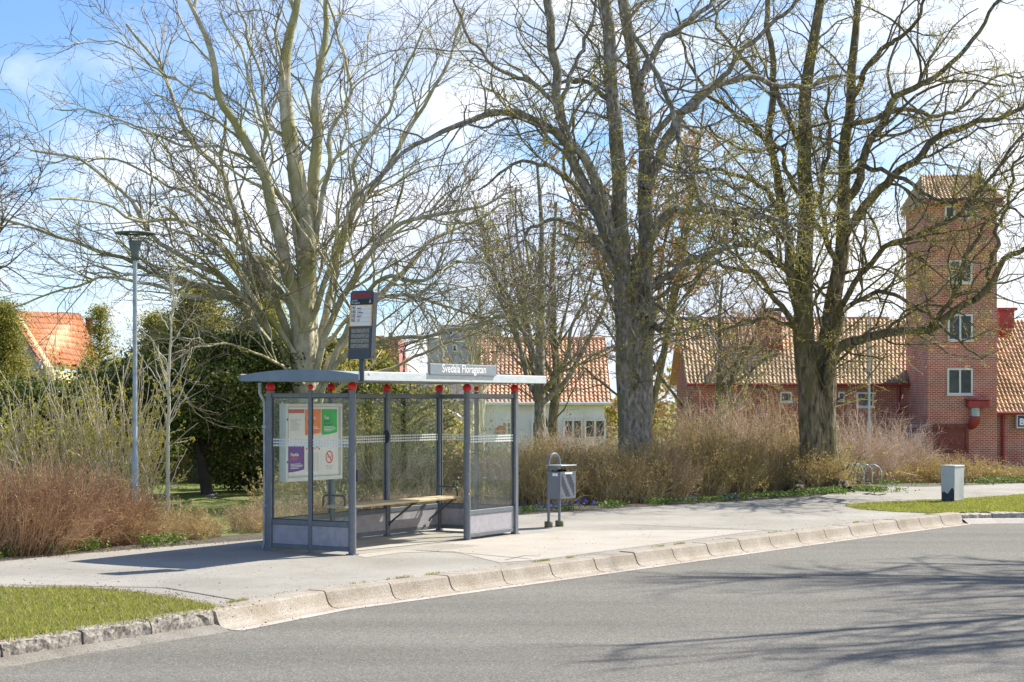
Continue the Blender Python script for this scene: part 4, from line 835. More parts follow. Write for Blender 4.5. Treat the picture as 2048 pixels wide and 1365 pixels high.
# left wing
Yw = 99.6; ww = Wp(1812, 0, Yw).x + 2
wx0 = Wp(1372, 0, Yw).x; wz = Wp(0, 768, Yw).z; wr = Wp(0, 638, Yw + 5).z
b = MB(); b.box(wx0 + .4, xl - .003, Yw, Yw + 10, GB - .5, wz + .12); b.prism([(Yw, wz + .12), (Yw + 10, wz + .12), (Yw + 5, wr - .25)], 'x', wx0 + .4, wx0 + .7); b.build('wing_wall', M_brickl, bs)
tile_roof('wing_roof', (wx0, Yw - .45, wz), (Wp(1815, 0, Yw - .45).x, Yw - .45, wz), (Wp(1815, 0, Yw + 5).x, Yw + 5, wr), (wx0, Yw + 5, wr), M_tileb, bs)
b = MB(); b.box(wx0, xl, Yw + 5.0, Yw + 5.2, wr - .1, wr + .12); b.add([(wx0, Yw + 5.1, wr), (xl, Yw + 5.1, wr), (xl, Yw + 10.5, wz), (wx0, Yw + 10.5, wz)], [(0, 1, 2, 3)]); b.build('ridge', M_tileo, bs)
b = MB(); b.tube([(wx0, Yw - .52, wz - .05), (Wp(1815, 0, Yw).x, Yw - .52, wz - .05)], .08, 8); b.build('gutter', M_redp, bs)
for (a, c, d, e, n_) in ((1676, 1689, 784, 802, 1), (1713, 1747, 785, 815, 1), (1560, 1584, 784, 805, 1)): window(bs, a, c, d, e, Yw, n_, .09)
b = MB(); xd = Wp(1797, 0, Yw).x; b.tube([(xd, Yw - .1, wz - .1), (xd, Yw - .1, GB)], .09, 8); b.build('downpipe', M_redp, bs)
# chimney on the left wing
ca, cc = Wp(1514, 0, Yw + 2.5).x, Wp(1560, 0, Yw + 2.5).x; ctop = Wp(0, 627, Yw + 2.5).z
b = MB(); b.box(ca, cc, Yw + 2.0, Yw + 3.4, Wp(0, 700, Yw + 2.4).z, ctop); ch = b.build('chimney', M_brickl, bs)
b = MB(); b.box(ca + .1, cc + .05, Yw + 1.9, Yw + 3.5, ctop + .001, ctop + .28); b.box(ca + .25, ca + .5, Yw + 2.4, Yw + 2.7, ctop + .28, ctop + .62); b.build('chimney_cap', M_dark, ch)
b = MB(); b.box(ca - .05, cc + .08, Yw + 1.88, Yw + 1.98, Wp(0, 697, Yw + 2).z - .12, Wp(0, 690, Yw + 2).z); b.build('flashing', M_redp, ch)
# right wing
Yr = 95.6; x2 = Wp(2300, 0, Yr).x; rz0 = Wp(0, 825, Yr - .4).z; rz1 = Wp(0, 640, Yr + 6.5).z
b = MB(); b.box(xr + .003, x2, Yr, Yr + 12, GB - .5, rz0 + .1); b.build('wing_wall', M_brickr, bs)
tile_roof('wing_roof', (xr + .01, Yr - .4, rz0), (x2, Yr - .4, rz0), (x2, Yr + 6.5, rz1), (xr + .01, Yr + 6.5, rz1), M_tileb, bs)
b = MB(); b.tube([(xr + .02, Yr - .48, rz0 - .05), (x2, Yr - .48, rz0 - .05)], .07, 8); xd = Wp(2005, 0, Yr).x; b.tube([(xd, Yr - .12, rz0), (xd, Yr - .12, GB)], .09, 8); b.build('gutter', M_redp, bs)
b = MB(); q0 = Wp(1995, 675, Yr + 2); q1 = Wp(2030, 622, Yr + 2); b.tube([(q0.x + .0, Yr + 2.0, q0.z + .45), (q1.x - .3, Yr + 2.0, q0.z + .45)], .45, 14, smooth=False); b.box(q0.x - .02, q1.x - .15, Yr + 1.6, Yr + 2.6, q0.z + .5, q1.z); b.box(q0.x - .1, q1.x, Yr + 1.5, Yr + 2.7, q1.z, q1.z + .15); b.build('roof_ventilator', M_redp, bs)
# tower fittings
q0, q1 = Wp(1934, 816, 94.6), Wp(1976, 801, 94.6)
b = MB(); b.bbox(q0.x, q1.x, 94.2, 94.98, q0.z, q1.z, .03); b.bbox(q0.x - .06, q1.x + .06, 94.1, 94.99, q1.z, q1.z + .08, .02); eh = b.build('exhaust_hood', M_redp, bs)
xm = Wp(1951, 0, 94.5).x; b = MB(); b.tube([(xm, 94.55, q0.z + .02), (xm, 94.55, Wp(0, 833, 94.5).z)], .24, 14); b.build('duct', M_galv, eh)
b = MB(); b.tube([(xm, 94.55, Wp(0, 832, 94.5).z), (xm - .02, 94.6, Wp(0, 842, 94.5).z), (xm - .1, 94.75, Wp(0, 851, 94.5).z), (xm - .1, 94.98, Wp(0, 855, 94.5).z)], [.25, .28, .24, .16], 14); b.build('duct_elbow', M_redp, eh)
q0, q1 = Wp(1867, 907, Y0t), Wp(1935, 851, Y0t)
b = MB(); b.box(q0.x, q1.x, Y0t - .09, Y0t - .004, q0.z, q1.z); bd = b.build('notice_board', M_gate, bs)
b = MB(); fr_ = .13
for (u0, u1, w0, w1) in ((q0.x - .03, q1.x + .03, q1.z - fr_, q1.z + .05), (q0.x - .03, q0.x + fr_, q0.z, q1.z - fr_), (q1.x - fr_, q1.x + .03, q0.z, q1.z - fr_)): b.box(u0, u1, Y0t - .15, Y0t - .092, w0, w1)
b.build('board_frame', M_gate, bd)
b = MB(); text_into(b, 'KIX L', .50, lambda a, c: (q0.x + .32 + a, Y0t - .095, q0.z + .52 + c), 'LEFT', 0, .95, .012); b.build('graffiti', mat('faded_red_paint', (0.26, 0.055, 0.045), (0.34, 0.09, 0.07), scale=3), bd)
b = MB(); c = Wp(1830, 858, 97.5); b.tube([(xl, 97.5, c.z + .1), (xl - .35, 97.5, c.z + .1), (xl - .35, 97.5, c.z - .05)], .035, 8); b.lathe((xl - .35, 97.5, c.z - .3), [(.22, 0), (.20, .06), (.09, .10), (.08, .3), (.0, .32)], 12); b.build('wall_lamp', M_galv, bs)
b = MB(); c = Wp(1818, 870, 96.5); b.tube([(xl - .07, 96.5, c.z + .1), (xl - .07, 96.5, GB)], .10, 10); b.build('standpipe', M_galv, bs)
q0, q1 = Wp(2033, 857, Yr - .3), Wp(2110, 830, Yr - .3)
b = MB(); b.box(q0.x, q1.x, Yr - .35, Yr - .1, q0.z, q1.z); sg = b.build('wall_sign', M_wwin, bs)
b = MB(); b.box(q0.x + .06, q1.x - .06, Yr - .36, Yr - .352, q0.z + .08, q1.z - .05); b.build('sign_face', M_nblue, sg)
b = MB(); text_into(b, 'BA', .5, lambda a, c: (q0.x + .14 + a, Yr - .365, q0.z + .18 + c), 'LEFT', 0, 1, .02); b.build('sign_lettering', M_wprint, sg)
# white house with orange tiled roof
Yh = 80.0
wh = thing('white_house', 'white rendered house with a long orange tiled roof behind the bare trees', 'house', (0, 0, 0))
hx0, hx1 = Wp(950, 0, Yh).x, Wp(1222, 0, Yh).x; hz = Wp(0, 806, Yh - .4).z; hr = Wp(0, 679, Yh + 5).z
b = MB(); b.box(hx0 + .3, hx1 - .3, Yh, Yh + 10, G(80) - .4, hz + .1); b.prism([(Yh, hz + .1), (Yh + 10, hz + .1), (Yh + 5, hr - .25)], 'x', hx0 + .3, hx0 + .6); b.prism([(Yh, hz + .1), (Yh + 10, hz + .1), (Yh + 5, hr - .25)], 'x', hx1 - .6, hx1 - .3); b.build('wall', M_whitew, wh)
b = MB(); b.box(hx0 + .28, hx1 - .28, Yh - .03, Yh - .001, G(80) - .4, Wp(0, 902, Yh).z); b.build('plinth', M_greyw, wh)
tile_roof('roof', (hx0, Yh - .4, hz), (hx1, Yh - .4, hz), (hx1, Yh + 5, hr), (hx0, Yh + 5, hr), M_tilep, wh, tw=.19, tl=.32, amp=.036)
b = MB(); b.add([(hx0, Yh + 5.02, hr), (hx1, Yh + 5.02, hr), (hx1, Yh + 10.4, hz), (hx0, Yh + 10.4, hz)], [(0, 1, 2, 3)]); b.tube([(hx0, Yh + 5, hr + .02), (hx1, Yh + 5, hr + .02)], .12, 8); b.build('ridge', M_tilep, wh)
b = MB(); b.tube([(hx0, Yh - .48, hz - .04), (hx1, Yh - .48, hz - .04)], .07, 8); b.tube([(Wp(970, 0, Yh).x, Yh - .08, hz - .1), (Wp(970, 0, Yh).x, Yh - .08, G(80))], .05, 8); b.build('gutter', M_wwin, wh)
for (a, c, d, e, n_) in ((1002, 1025, 842, 872, 2), (1126, 1166, 838, 880, 2), (1168, 1212, 838, 878, 2), (1062, 1090, 842, 878, 2)): window(wh, a, c, d, e, Yh, n_, .10)
# yellow house on the left
Yy = 72.0
yh = thing('yellow_house', 'pale yellow house with a bright orange tiled roof and white gable board at the left', 'house', (0, 0, 0))
hA, hB, hC, hD = Wp(78, 721, 70.5), Wp(210, 746, 77), Wp(160, 627, 79), Wp(14, 622, 72.2)
tile_roof('roof', hA, hB, hC, hD, M_tileo, yh, tw=.20, tl=.34, amp=.036)
hE = Wp(-60, 726, 74.0)
def vprism(name, pts, off, m):      # an outline standing in the gable plane, given its own thickness
    o = Vector(off); vs = [tuple(p) for p in pts] + [tuple(p + o) for p in pts]; n_ = len(pts)
    b = MB(); b.add(vs, [tuple(range(n_ - 1, -1, -1)), tuple(range(n_, 2 * n_))] + [(i_, (i_ + 1) % n_, n_ + (i_ + 1) % n_, n_ + i_) for i_ in range(n_)]); return b.build(name, m, yh)
gnd = Vector((0, 0, 1))
def dn(p, z): return Vector((p.x, p.y, z))
inn = Vector((.55, .5, 0)).normalized()
vprism('gable_wall', [dn(hA, G(72) - .4) + inn * .3, dn(hE, G(72) - .4) + inn * .3, hE + inn * .3, hD + inn * .3 - gnd * .2, hA + inn * .3 - gnd * .25], inn * .3, M_yellw)
mid = (hA + hD) / 2 - gnd * .12
vprism('bargeboard', [hA - gnd * .02, mid + gnd * .02, hD - gnd * .02, hD - gnd * .24, mid - gnd * .24, hA - gnd * .28], inn * .12, M_greyw)
vprism('eave_return', [hA - gnd * .20 + Vector((.1, 0, 0)), hA - gnd * .20 - Vector((.55, 0, 0)), hA - gnd * .34 - Vector((.55, 0, 0)), hA - gnd * .34 + Vector((.1, 0, 0))], Vector((0, .5, 0)), M_greyw)
e1_, e2_ = hA + inn * .5 - gnd * .3, hB + Vector((-.4, .3, -.3))
vprism('wall', [dn(e1_, G(72) - .4), dn(e2_, G(72) - .4), e2_, e1_], Vector((-.1, .4, 0)), M_yellw)
b = MB(); q0 = Wp(171, 0, Yy + 8).x; b.box(q0, q0 + .22, Yy + 8, Yy + 8.5, Wp(0, 668, Yy + 8).z, Wp(0, 640, Yy + 8).z); b.box(q0 - .02, q0 + .24, Yy + 7.9, Yy + 8.6, Wp(0, 640, Yy + 8).z, Wp(0, 636, Yy + 8).z); b.build('chimney', M_redp, yh)
# grey apartment block
Ya = 210.0; gb = thing('apartment_block', 'distant pale grey apartment block rising in steps behind the tiled roofs', 'building', (0, 0, 0))
def bxp(b, px0, px1, py0, Y, dep, base=-2): b.box(Wp(px0, 0, Y).x, Wp(px1, 0, Y).x, Y, Y + dep, base, Wp(0, py0, Y).z)
b = MB(); bxp(b, 855, 960, 676, Ya, 12); b.build('lower_wing', M_greyw, gb)
b = MB(); bxp(b, 878, 1002, 650, Ya + 2, 12); b.build('upper_wing', M_greyw, gb)
b = MB(); b.box(Wp(955, 0, Ya).x, Wp(985, 0, Ya).x, Ya + 1.9, Ya + 6, Wp(0, 668, Ya).z, Wp(0, 648, Ya).z + .6); b.build('dark_stair_head', M_dgrey, gb)
for (a, c, d, e) in ((884, 893, 690, 704), (905, 914, 690, 704), (935, 948, 690, 704), (884, 893, 712, 726), (935, 948, 712, 726), (897, 906, 662, 671), (925, 936, 660, 670)): window(gb, a, c, d, e, Ya if d > 680 else Ya + 2, 1, .12, sill=False)
# red gabled building
Yg = 120.0; rg_ = thing('red_gabled_building', 'steep brick red gable end with a small chimney beyond the departure board', 'building', (0, 0, 0))
b = MB(); pl2 = [(Wp(735, 0, Yg).x, -3), (Wp(803, 0, Yg).x, -3), (Wp(800, 0, Yg).x, Wp(0, 742, Yg).z), (Wp(795, 0, Yg).x, Wp(0, 676, Yg).z), (Wp(752, 0, Yg).x, Wp(0, 672, Yg).z), (Wp(735, 0, Yg).x, Wp(0, 720, Yg).z)]
b.prism(pl2, 'y', Yg, Yg + 9); b.build('tiled_gable', mat('dusky_red_tile', (.34, .10, .09), (.52, .22, .19), scale=3, rough=.8), rg_)
b = MB(); b.box(Wp(773, 0, Yg).x, Wp(781, 0, Yg).x, Yg + 2, Yg + 2.6, Wp(0, 676, Yg).z, Wp(0, 664, Yg).z); b.build('chimney', M_redp, rg_)
# brown house under the roof line
Yb = 98.0; bh = thing('tan_house', 'low tan house with a dark roof and small white windows seen under the shelter roof', 'house', (0, 0, 0))
b = MB(); b.box(Wp(740, 0, Yb).x, Wp(946, 0, Yb).x, Yb, Yb + 8, GB - .4, Wp(0, 800, Yb).z); b.build('wall', M_brownw, bh)
b = MB(); b.prism([(Yb - .4, Wp(0, 802, Yb).z), (Yb + 4, Wp(0, 752, Yb + 4).z), (Yb + 8.4, Wp(0, 802, Yb).z)], 'x', Wp(735, 0, Yb).x, Wp(950, 0, Yb).x); b.build('roof', M_dgrey, bh)
for (a, c, d, e) in ((836, 850, 766, 786), (886, 900, 770, 788), (795, 808, 812, 834), (905, 920, 812, 832)): window(bh, a, c, d, e, Yb - (3.0 if d < 800 else 0), 2, .09)
b = MB(); b.box(Wp(806, 0, Yb).x, Wp(850, 0, Yb).x, Yb - .6, Yb - .02, GB, Wp(0, 848, Yb).z); b.build('brick_porch', M_brickl, bh)
b = MB(); a_, c_ = Wp(826, 770, Yb - 1.5), Wp(850, 810, Yb - 1.5); b.tube([a_, c_], .10, 6); b.build('red_railing', M_redp, bh)
t = thing('timber_shed', 'small sand coloured timber shed with a white gable behind the shelter', 'shed', (0, 0, 0))
b = MB(); b.box(Wp(892, 0, 76).x, Wp(940, 0, 76).x, 76, 79, G(76) - .2, Wp(0, 846, 76).z); b.build('wall', mat('sand_timber', (.50, .36, .18), (.60, .45, .25), scale=2, stretch=(9, 9, .4)), t)
b = MB(); b.prism([(Wp(890, 0, 76).x, Wp(0, 846, 76).z), (Wp(943, 0, 76).x, Wp(0, 846, 76).z), (Wp(899, 0, 76).x, Wp(0, 822, 76).z)], 'y', 75.8, 79.2); b.build('roof', M_wwin, t)
# ---------------------------------------------------------------- trees and shrubs
def limb(pts, D, dz, r0, r1, n=26, jit=.05, rng=RNG):
    """pts: photo-traced bends; D: distance at the root, dz: how much further or nearer the tip stands"""
    k = len(pts); P = []
    for i, (x, y) in enumerate(pts):
        t = i / (k - 1); P.append([*Wp(x, y, D + (dz * t ** 1.2 if not isinstance(dz, tuple) else dz[0] + (dz[1] - dz[0]) * t)), r0 + (r1 - r0) * t ** .85])
    q = smoothline(P, n); w = rng.normal(0, 1, (n, 3)); w = (w + np.roll(w, 1, 0)) * jit * .5 * np.clip(.12 / (q[:, 3:4] + .02), .15, 1); w[0] = 0
    q[:, :3] += w * np.minimum(1, q[:, 3:4] * 0 + 1); return q[:, :3], q[:, 3]
def levels(P0, R0, spec, rng):
    """spec: list of dicts for grow(); each level grows on the one before"""
    out = []; P, R = P0, R0
    for s in spec:
        P, R = grow(P, R, rng=rng, **s); out.append((P, R))
    return out
def add_tree(name, label, cat, loc, limbs, spec, mb, mt, buds=None, nb=0, bsize=.03, seed=1, extra=None, group=None):
    rng = np.random.default_rng(seed); root = thing(name, label, cat, loc, 0, group); lo = np.array(loc)
    P0 = np.stack([l[0] for l in limbs]) - lo; R0 = np.stack([l[1] for l in limbs])
    V, Fq = tubes_np(P0, R0, 12)
    ra = 1 + .09 * np.sin(V[:, 2] * 3.1 + V[:, 0] * 11) * np.cos(V[:, 1] * 9) ; 
    mesh_np('trunk', V, [(Fq, 0)], [mb], root)
    lv = levels(P0, R0, spec, rng)
    V, Fq = tubes_np(lv[0][0], lv[0][1], 5); mesh_np('branches', V, [(Fq, 0)], [mb], root)
    fine = [tubes_np(P, R, 3) for P, R in lv[1:] if len(P)]; V, Fs = merge(fine); mesh_np('twigs', V, [(np.concatenate(Fs), 0)], [mt], root, smooth=False)
    if buds is not None and nb:
        C = np.concatenate([lv[-1][0][:, 1:].reshape(-1, 3), lv[-2][0][:, 2:].reshape(-1, 3)]); i = rng.integers(0, len(C), nb); V, Fq = flakes(C[i] + rng.normal(0, .02, (nb, 3)), bsize, rng); mesh_np('buds', V, [(Fq, 0)], [buds], root, smooth=False)
    return root
# --- beech (left of centre)
D1 = 36.5; T1 = [
 ([(622, 990), (616, 900), (613, 800), (608, 700), (606, 600), (614, 490), (592, 330), (570, 210), (566, 140), (582, 60), (600, -10), (600, -160)], 0, .46, .05),
 ([(622, 900), (622, 700), (620, 560), (625, 430), (632, 300), (636, 190), (642, 120), (652, 40), (655, -60)], 1.5, .30, .04),
 ([(600, 800), (596, 640), (570, 520), (548, 430), (522, 330), (485, 265), (445, 200), (428, 110), (405, 50), (370, -30)], -1.5, .25, .035),
 ([(610, 820), (585, 690), (543, 580), (495, 500), (472, 440), (455, 380), (445, 342), (400, 300), (362, 235), (340, 170), (300, 110), (250, 50)], 2.0, .19, .03),
 ([(612, 840), (580, 740), (520, 640), (445, 560), (375, 520), (310, 485), (250, 392), (205, 350), (150, 318), (60, 300)], -2.5, .17, .02),
 ([(612, 860), (570, 745), (540, 690), (480, 610), (420, 580), (350, 560), (235, 510), (100, 470), (0, 440), (-90, 420)], 1.0, .17, .02),
 ([(600, 720), (540, 640), (450, 590), (385, 597), (290, 562), (200, 560), (130, 580), (20, 612)], -3.0, .12, .015),
 ([(622, 860), (628, 740), (650, 640), (668, 560), (690, 470), (720, 410), (780, 330), (840, 230), (900, 120), (930, 20)], 2.5, .20, .025),
 ([(626, 840), (640, 700), (690, 590), (742, 510), (800, 450), (860, 432), (950, 420), (1040, 380)], -2.0, .17, .02),
 ([(626, 860), (655, 730), (720, 640), (790, 560), (835, 510), (885, 470), (960, 432), (1040, 396)], 3.0, .18, .02),
 ([(630, 870), (660, 745), (740, 690), (840, 672), (950, 655), (1030, 622), (1090, 628)], -3.0, .12, .018),
 ([(634, 880), (680, 770), (760, 745), (860, 700), (960, 668), (1060, 640)], 1.0, .10, .016),
 ([(624, 640), (660, 540), (690, 460), (712, 390), (705, 330), (770, 230), (800, 150), (850, 60)], -1.0, .13, .02),
 ([(632, 470), (655, 350), (662, 262), (700, 190), (690, 110), (665, 30), (650, -60)], 1.5, .12, .02),
 ([(606, 570), (592, 460), (575, 400), (545, 375), (524, 320), (528, 250), (505, 190), (480, 100), (440, 30)], -1.0, .11, .02),
 ([(600, 480), (575, 290), (535, 250), (520, 150), (490, 60), (470, -20)], 2.0, .12, .02),
 ([(622, 760), (600, 760), (560, 730), (500, 700), (440, 690), (380, 700), (330, 740)], -4.0, .08, .012),
 ([(608, 660), (530, 530), (470, 490), (400, 400), (330, 370), (230, 320), (150, 330)], 3.5, .12, .015),
 ([(520, 330), (450, 300), (360, 290), (270, 250), (180, 220), (110, 215)], (-.5, 1), .07, .012),
 ([(430, 200), (350, 160), (250, 90), (170, 80)], (-.9, -1.5), .06, .012),
 ([(640, 700), (740, 600), (850, 600), (920, 625), (1010, 640), (1110, 618)], -1.0, .09, .014),
 ([(620, 800), (560, 660), (500, 590), (430, 480), (340, 440), (260, 440), (180, 400), (90, 400)], -5, .13, .015),
 ([(630, 800), (700, 650), (760, 560), (850, 560), (920, 520), (1000, 540)], -6, .12, .015),
]
rngt = np.random.default_rng(21)
L1 = [limb(p, D1, dz, a * (.72 if i < 3 else .52), c, rng=rngt, jit=.04) for i, (p, dz, a, c) in enumerate(T1)]
BS = [dict(dens=2.3, lmin=1.6, lmax=4.2, N=11, ang=(25, 55), wig=.17, up=.02, rr=.5, rmin=.010, smin=.22),
      dict(dens=3.0, lmin=.7, lmax=1.9, N=7, ang=(30, 60), wig=.22, up=.015, rr=.55, rmin=.0070),
      dict(dens=2.6, lmin=.25, lmax=.8, N=5, ang=(30, 60), wig=.25, up=.02, rr=.6, rmin=.0045)]
add_tree('beech_tree', 'large smooth barked bare beech with many fanned limbs behind the shelter', 'tree', (*Wp(622, 990, D1).xy, G(D1)), L1, BS, M_bark1, M_twig1, M_budb, 9000, .03, 3)
# --- two-stemmed lime right of centre
D2 = 35.2; T2 = [
 ([(1258, 988), (1256, 900), (1250, 760), (1248, 640), (1243, 540), (1238, 440), (1236, 300), (1229, 200), (1215, 90), (1208, -40)], 0, .21, .12),
 ([(1282, 988), (1284, 900), (1288, 760), (1290, 640), (1290, 540), (1290, 420), (1286, 300), (1275, 180), (1262, 90), (1242, -40)], .8, .21, .11),
 ([(1270, 988), (1270, 930), (1269, 800), (1268, 700), (1267, 600), (1266, 520)], .3, .29, .12),
 ([(1240, 560), (1222, 480), (1185, 390), (1150, 330), (1125, 250), (1112, 150), (1098, 60), (1092, -40)], -1.5, .14, .08),
 ([(1238, 520), (1210, 420), (1185, 345), (1130, 280), (1060, 236), (1000, 230), (930, 246), (840, 290), (745, 365), (690, 420)], -3, .16, .02),
 ([(1240, 560), (1205, 470), (1170, 400), (1125, 350), (1080, 330), (1020, 330), (960, 380)], 2, .12, .02),
 ([(1290, 500), (1325, 440), (1360, 418), (1440, 425), (1545, 436), (1600, 470)], -2, .13, .03),
 ([(1290, 380), (1320, 310), (1370, 222), (1430, 170), (1500, 160), (1600, 176), (1680, 150)], 2, .15, .04),
 ([(1288, 360), (1325, 250), (1400, 200), (1480, 110), (1560, 40), (1620, -40)], -2, .10, .03),
 ([(1300, 575), (1360, 535), (1440, 500), (1515, 480), (1560, 440)], -1, .08, .02),
 ([(1262, 60), (1290, 110), (1345, 215), (1380, 340), (1414, 425)], -1.5, .055, .06),
 ([(1236, 560), (1195, 490), (1150, 450), (1100, 440), (1050, 470), (1010, 530)], -1, .09, .02),
 ([(1280, 170), (1320, 90), (1380, 40), (1450, -20)], 1, .10, .04),
 ([(1112, 240), (1150, 130), (1180, 60), (1200, -20)], (-.7, 1), .06, .03),
 ([(1125, 250), (1080, 180), (1000, 140), (930, 60), (900, -30)], (-.7, -2), .07, .02),
 ([(1285, 300), (1340, 330), (1420, 350), (1500, 380)], -3, .06, .02),
 ([(1238, 460), (1190, 500), (1120, 560), (1060, 580)], -4, .06, .015),
 ([(1300, 600), (1350, 640), (1400, 640), (1450, 700)], -3, .05, .015),
 ([(1225, 200), (1160, 160), (1080, 170), (1010, 120)], 2, .07, .02),
 ([(1292, 640), (1312, 655), (1316, 660)], -.5, .10, .06),
]
L2 = [limb(p, D2, dz, a * (1 if i < 3 else .82), c, rng=rngt, jit=.045) for i, (p, dz, a, c) in enumerate(T2)]
LS = [dict(dens=2.0, lmin=1.4, lmax=3.8, N=11, ang=(30, 65), wig=.19, up=.01, rr=.5, rmin=.010, smin=.25),
      dict(dens=3.2, lmin=.6, lmax=1.7, N=7, ang=(35, 70), wig=.25, up=.01, rr=.55, rmin=.0075),
      dict(dens=2.8, lmin=.2, lmax=.6, N=5, ang=(35, 70), wig=.32, up=.02, rr=.6, rmin=.0055)]
add_tree('lime_tree', 'tall bare lime with twin grey trunks rising out of the hedge in the middle', 'tree', (*Wp(1270, 990, D2).xy, G(D2)), L2, LS, M_bark2, M_twig2, M_bud, 42000, .030, 4)
# --- chestnut at the right
D3 = 38.0; T3 = [
 ([(1637, 985), (1636, 930), (1634, 850), (1633, 780), (1632, 720), (1633, 690)], .3, .36, .22),
 ([(1630, 975), (1628, 900), (1620, 800), (1612, 700), (1608, 600), (1612, 450), (1608, 300), (1618, 150), (1640, 0), (1650, -80)], 0, .34, .07),
 ([(1648, 975), (1650, 900), (1650, 800), (1652, 700), (1668, 600), (1684, 480), (1692, 330), (1700, 180), (1712, 60), (1720, -60)], .8, .30, .06),
 ([(1612, 760), (1600, 660), (1582, 540), (1566, 430), (1548, 320), (1540, 200), (1545, 90), (1530, -40)], -1, .17, .05),
 ([(1655, 790), (1668, 715), (1692, 690), (1760, 672), (1850, 655), (1920, 620), (1975, 570), (2010, 520), (2060, 490)], -3, .16, .05),
 ([(1690, 470), (1730, 410), (1790, 350), (1850, 300), (1900, 260), (1990, 235), (2070, 205)], -2, .14, .04),
 ([(1694, 400), (1750, 260), (1810, 180), (1890, 140), (1960, 60), (2020, -20)], 1, .12, .03),
 ([(1600, 640), (1570, 540), (1510, 492), (1440, 500), (1370, 530), (1310, 560)], -3, .10, .02),
 ([(1604, 680), (1570, 620), (1520, 560), (1470, 535), (1410, 538), (1350, 590)], -2, .09, .02),
 ([(1570, 440), (1520, 375), (1450, 340), (1380, 350), (1320, 330)], 2, .08, .02),
 ([(1548, 310), (1500, 250), (1440, 210), (1380, 120), (1350, 20)], -2, .08, .02),
 ([(1660, 620), (1672, 540), (1655, 480), (1640, 400), (1660, 280), (1650, 180)], -2, .10, .03),
 ([(1665, 680), (1700, 610), (1760, 585), (1830, 610), (1900, 660), (1960, 720)], -3, .08, .02),
 ([(1658, 680), (1690, 600), (1760, 500), (1840, 470), (1920, 420), (2000, 330), (2060, 240)], -4, .09, .025),
 ([(1975, 570), (1990, 480), (2010, 420), (2030, 330), (2060, 300)], (-2.1, -3), .06, .02),
 ([(1860, 650), (1900, 600), (1940, 500), (1990, 430), (2050, 380)], (-1.3, -3), .07, .02),
 ([(1615, 330), (1560, 200), (1500, 130), (1440, 60), (1420, -30)], 3, .09, .025),
 ([(1700, 200), (1760, 100), (1830, 50), (1860, -40)], -3, .08, .025),
 ([(1610, 560), (1540, 440), (1470, 420), (1400, 450)], -5, .07, .02),
 ([(1650, 470), (1590, 380), (1560, 300), (1480, 300), (1420, 260)], -4, .08, .02),
 ([(1690, 345), (1730, 335), (1790, 350), (1880, 400), (1960, 400), (2060, 440)], -4, .08, .02),
 ([(1600, 660), (1550, 640), (1500, 640), (1450, 660), (1430, 720)], -2, .06, .015),
 ([(1642, 930), (1660, 955), (1700, 980)], -1.4, .17, .06),
 ([(1634, 930), (1610, 960), (1590, 985)], -1.4, .16, .06),
 ([(1700, 250), (1800, 220), (1900, 230), (1980, 160), (2050, 150)], 2, .08, .02),
]
L3 = [limb(p, D3, dz, a * (1 if i < 3 else .85), c, rng=rngt, jit=.05) for i, (p, dz, a, c) in enumerate(T3)]
CS = [dict(dens=2.2, lmin=1.4, lmax=3.8, N=11, ang=(30, 70), wig=.20, up=.005, rr=.5, rmin=.010, smin=.2),
      dict(dens=3.2, lmin=.6, lmax=1.6, N=7, ang=(35, 70), wig=.26, up=.02, rr=.55, rmin=.008),
      dict(dens=2.6, lmin=.2, lmax=.6, N=5, ang=(35, 70), wig=.32, up=.05, rr=.6, rmin=.006)]
add_tree('chestnut_tree', 'wide bare tree with a dark furrowed trunk before the brick wing', 'tree', (*Wp(1638, 985, D3).xy, G(D3)), L3, CS, M_bark3, M_twig2, M_budg, 42000, .036, 5)
# --- free-grown bare trees for the background and beside the road
def wild(H, nst, spread, r, rng, lean=0.0, lowfork=.15):
    ls = []
    for k in range(nst):
        a = rng.uniform(0, 2 * math.pi); s = spread * rng.uniform(.3, 1.0) * (k > 0); h0 = 0 if k == 0 else H * rng.uniform(lowfork, .55)
        h1 = H * (1 if k == 0 else rng.uniform(.65, 1.0)); n = 6; pts = []
        for i in range(n):
            t = i / (n - 1); pts.append([math.cos(a) * s * t ** .8 + lean * t + rng.normal(0, .04 * H * .15), math.sin(a) * s * t ** .8 + rng.normal(0, .04 * H * .15), h0 + (h1 - h0) * t ** (1 if k == 0 else 1.25), (r if k == 0 else r * .55 * (1 - h0 / H)) * (1 - .85 * t) + .012])
        q = smoothline(pts, 26); ls.append((q[:, :3], q[:, 3]))
    return ls
def wild_tree(name, label, x, y, H, nst, spread, r, spec, mb, mt, buds, nb, bs, seed, group=None, lowfork=.15):
    rng = np.random.default_rng(seed); ls = [(P + np.array([x, y, G(y)]), R) for P, R in wild(H, nst, spread, r, rng, lowfork=lowfork)]
    return add_tree(name, label, 'tree', (x, y, G(y)), ls, spec, mb, mt, buds, nb, bs, seed + 50, group=group)
FS = [dict(dens=2.2, lmin=1.2, lmax=3.0, N=9, ang=(25, 60), wig=.16, up=.05, rr=.5, rmin=.012, smin=.2),
      dict(dens=2.8, lmin=.5, lmax=1.5, N=6, ang=(25, 60), wig=.2, up=.02, rr=.55, rmin=.009),
      dict(dens=2.2, lmin=.25, lmax=.7, N=4, ang=(25, 60), wig=.2, up=.0, rr=.6, rmin=.007)]
def X(px, Y): return (px - 1024) / F * Y
wild_tree('park_tree', 'bare greyish tree whose pale trunk stands just right of the shelter roof end', X(1077, 47), 47, 8.5, 7, 3.0, .17, FS, M_bark2, M_twigb, M_budb, 6000, .05, 31)
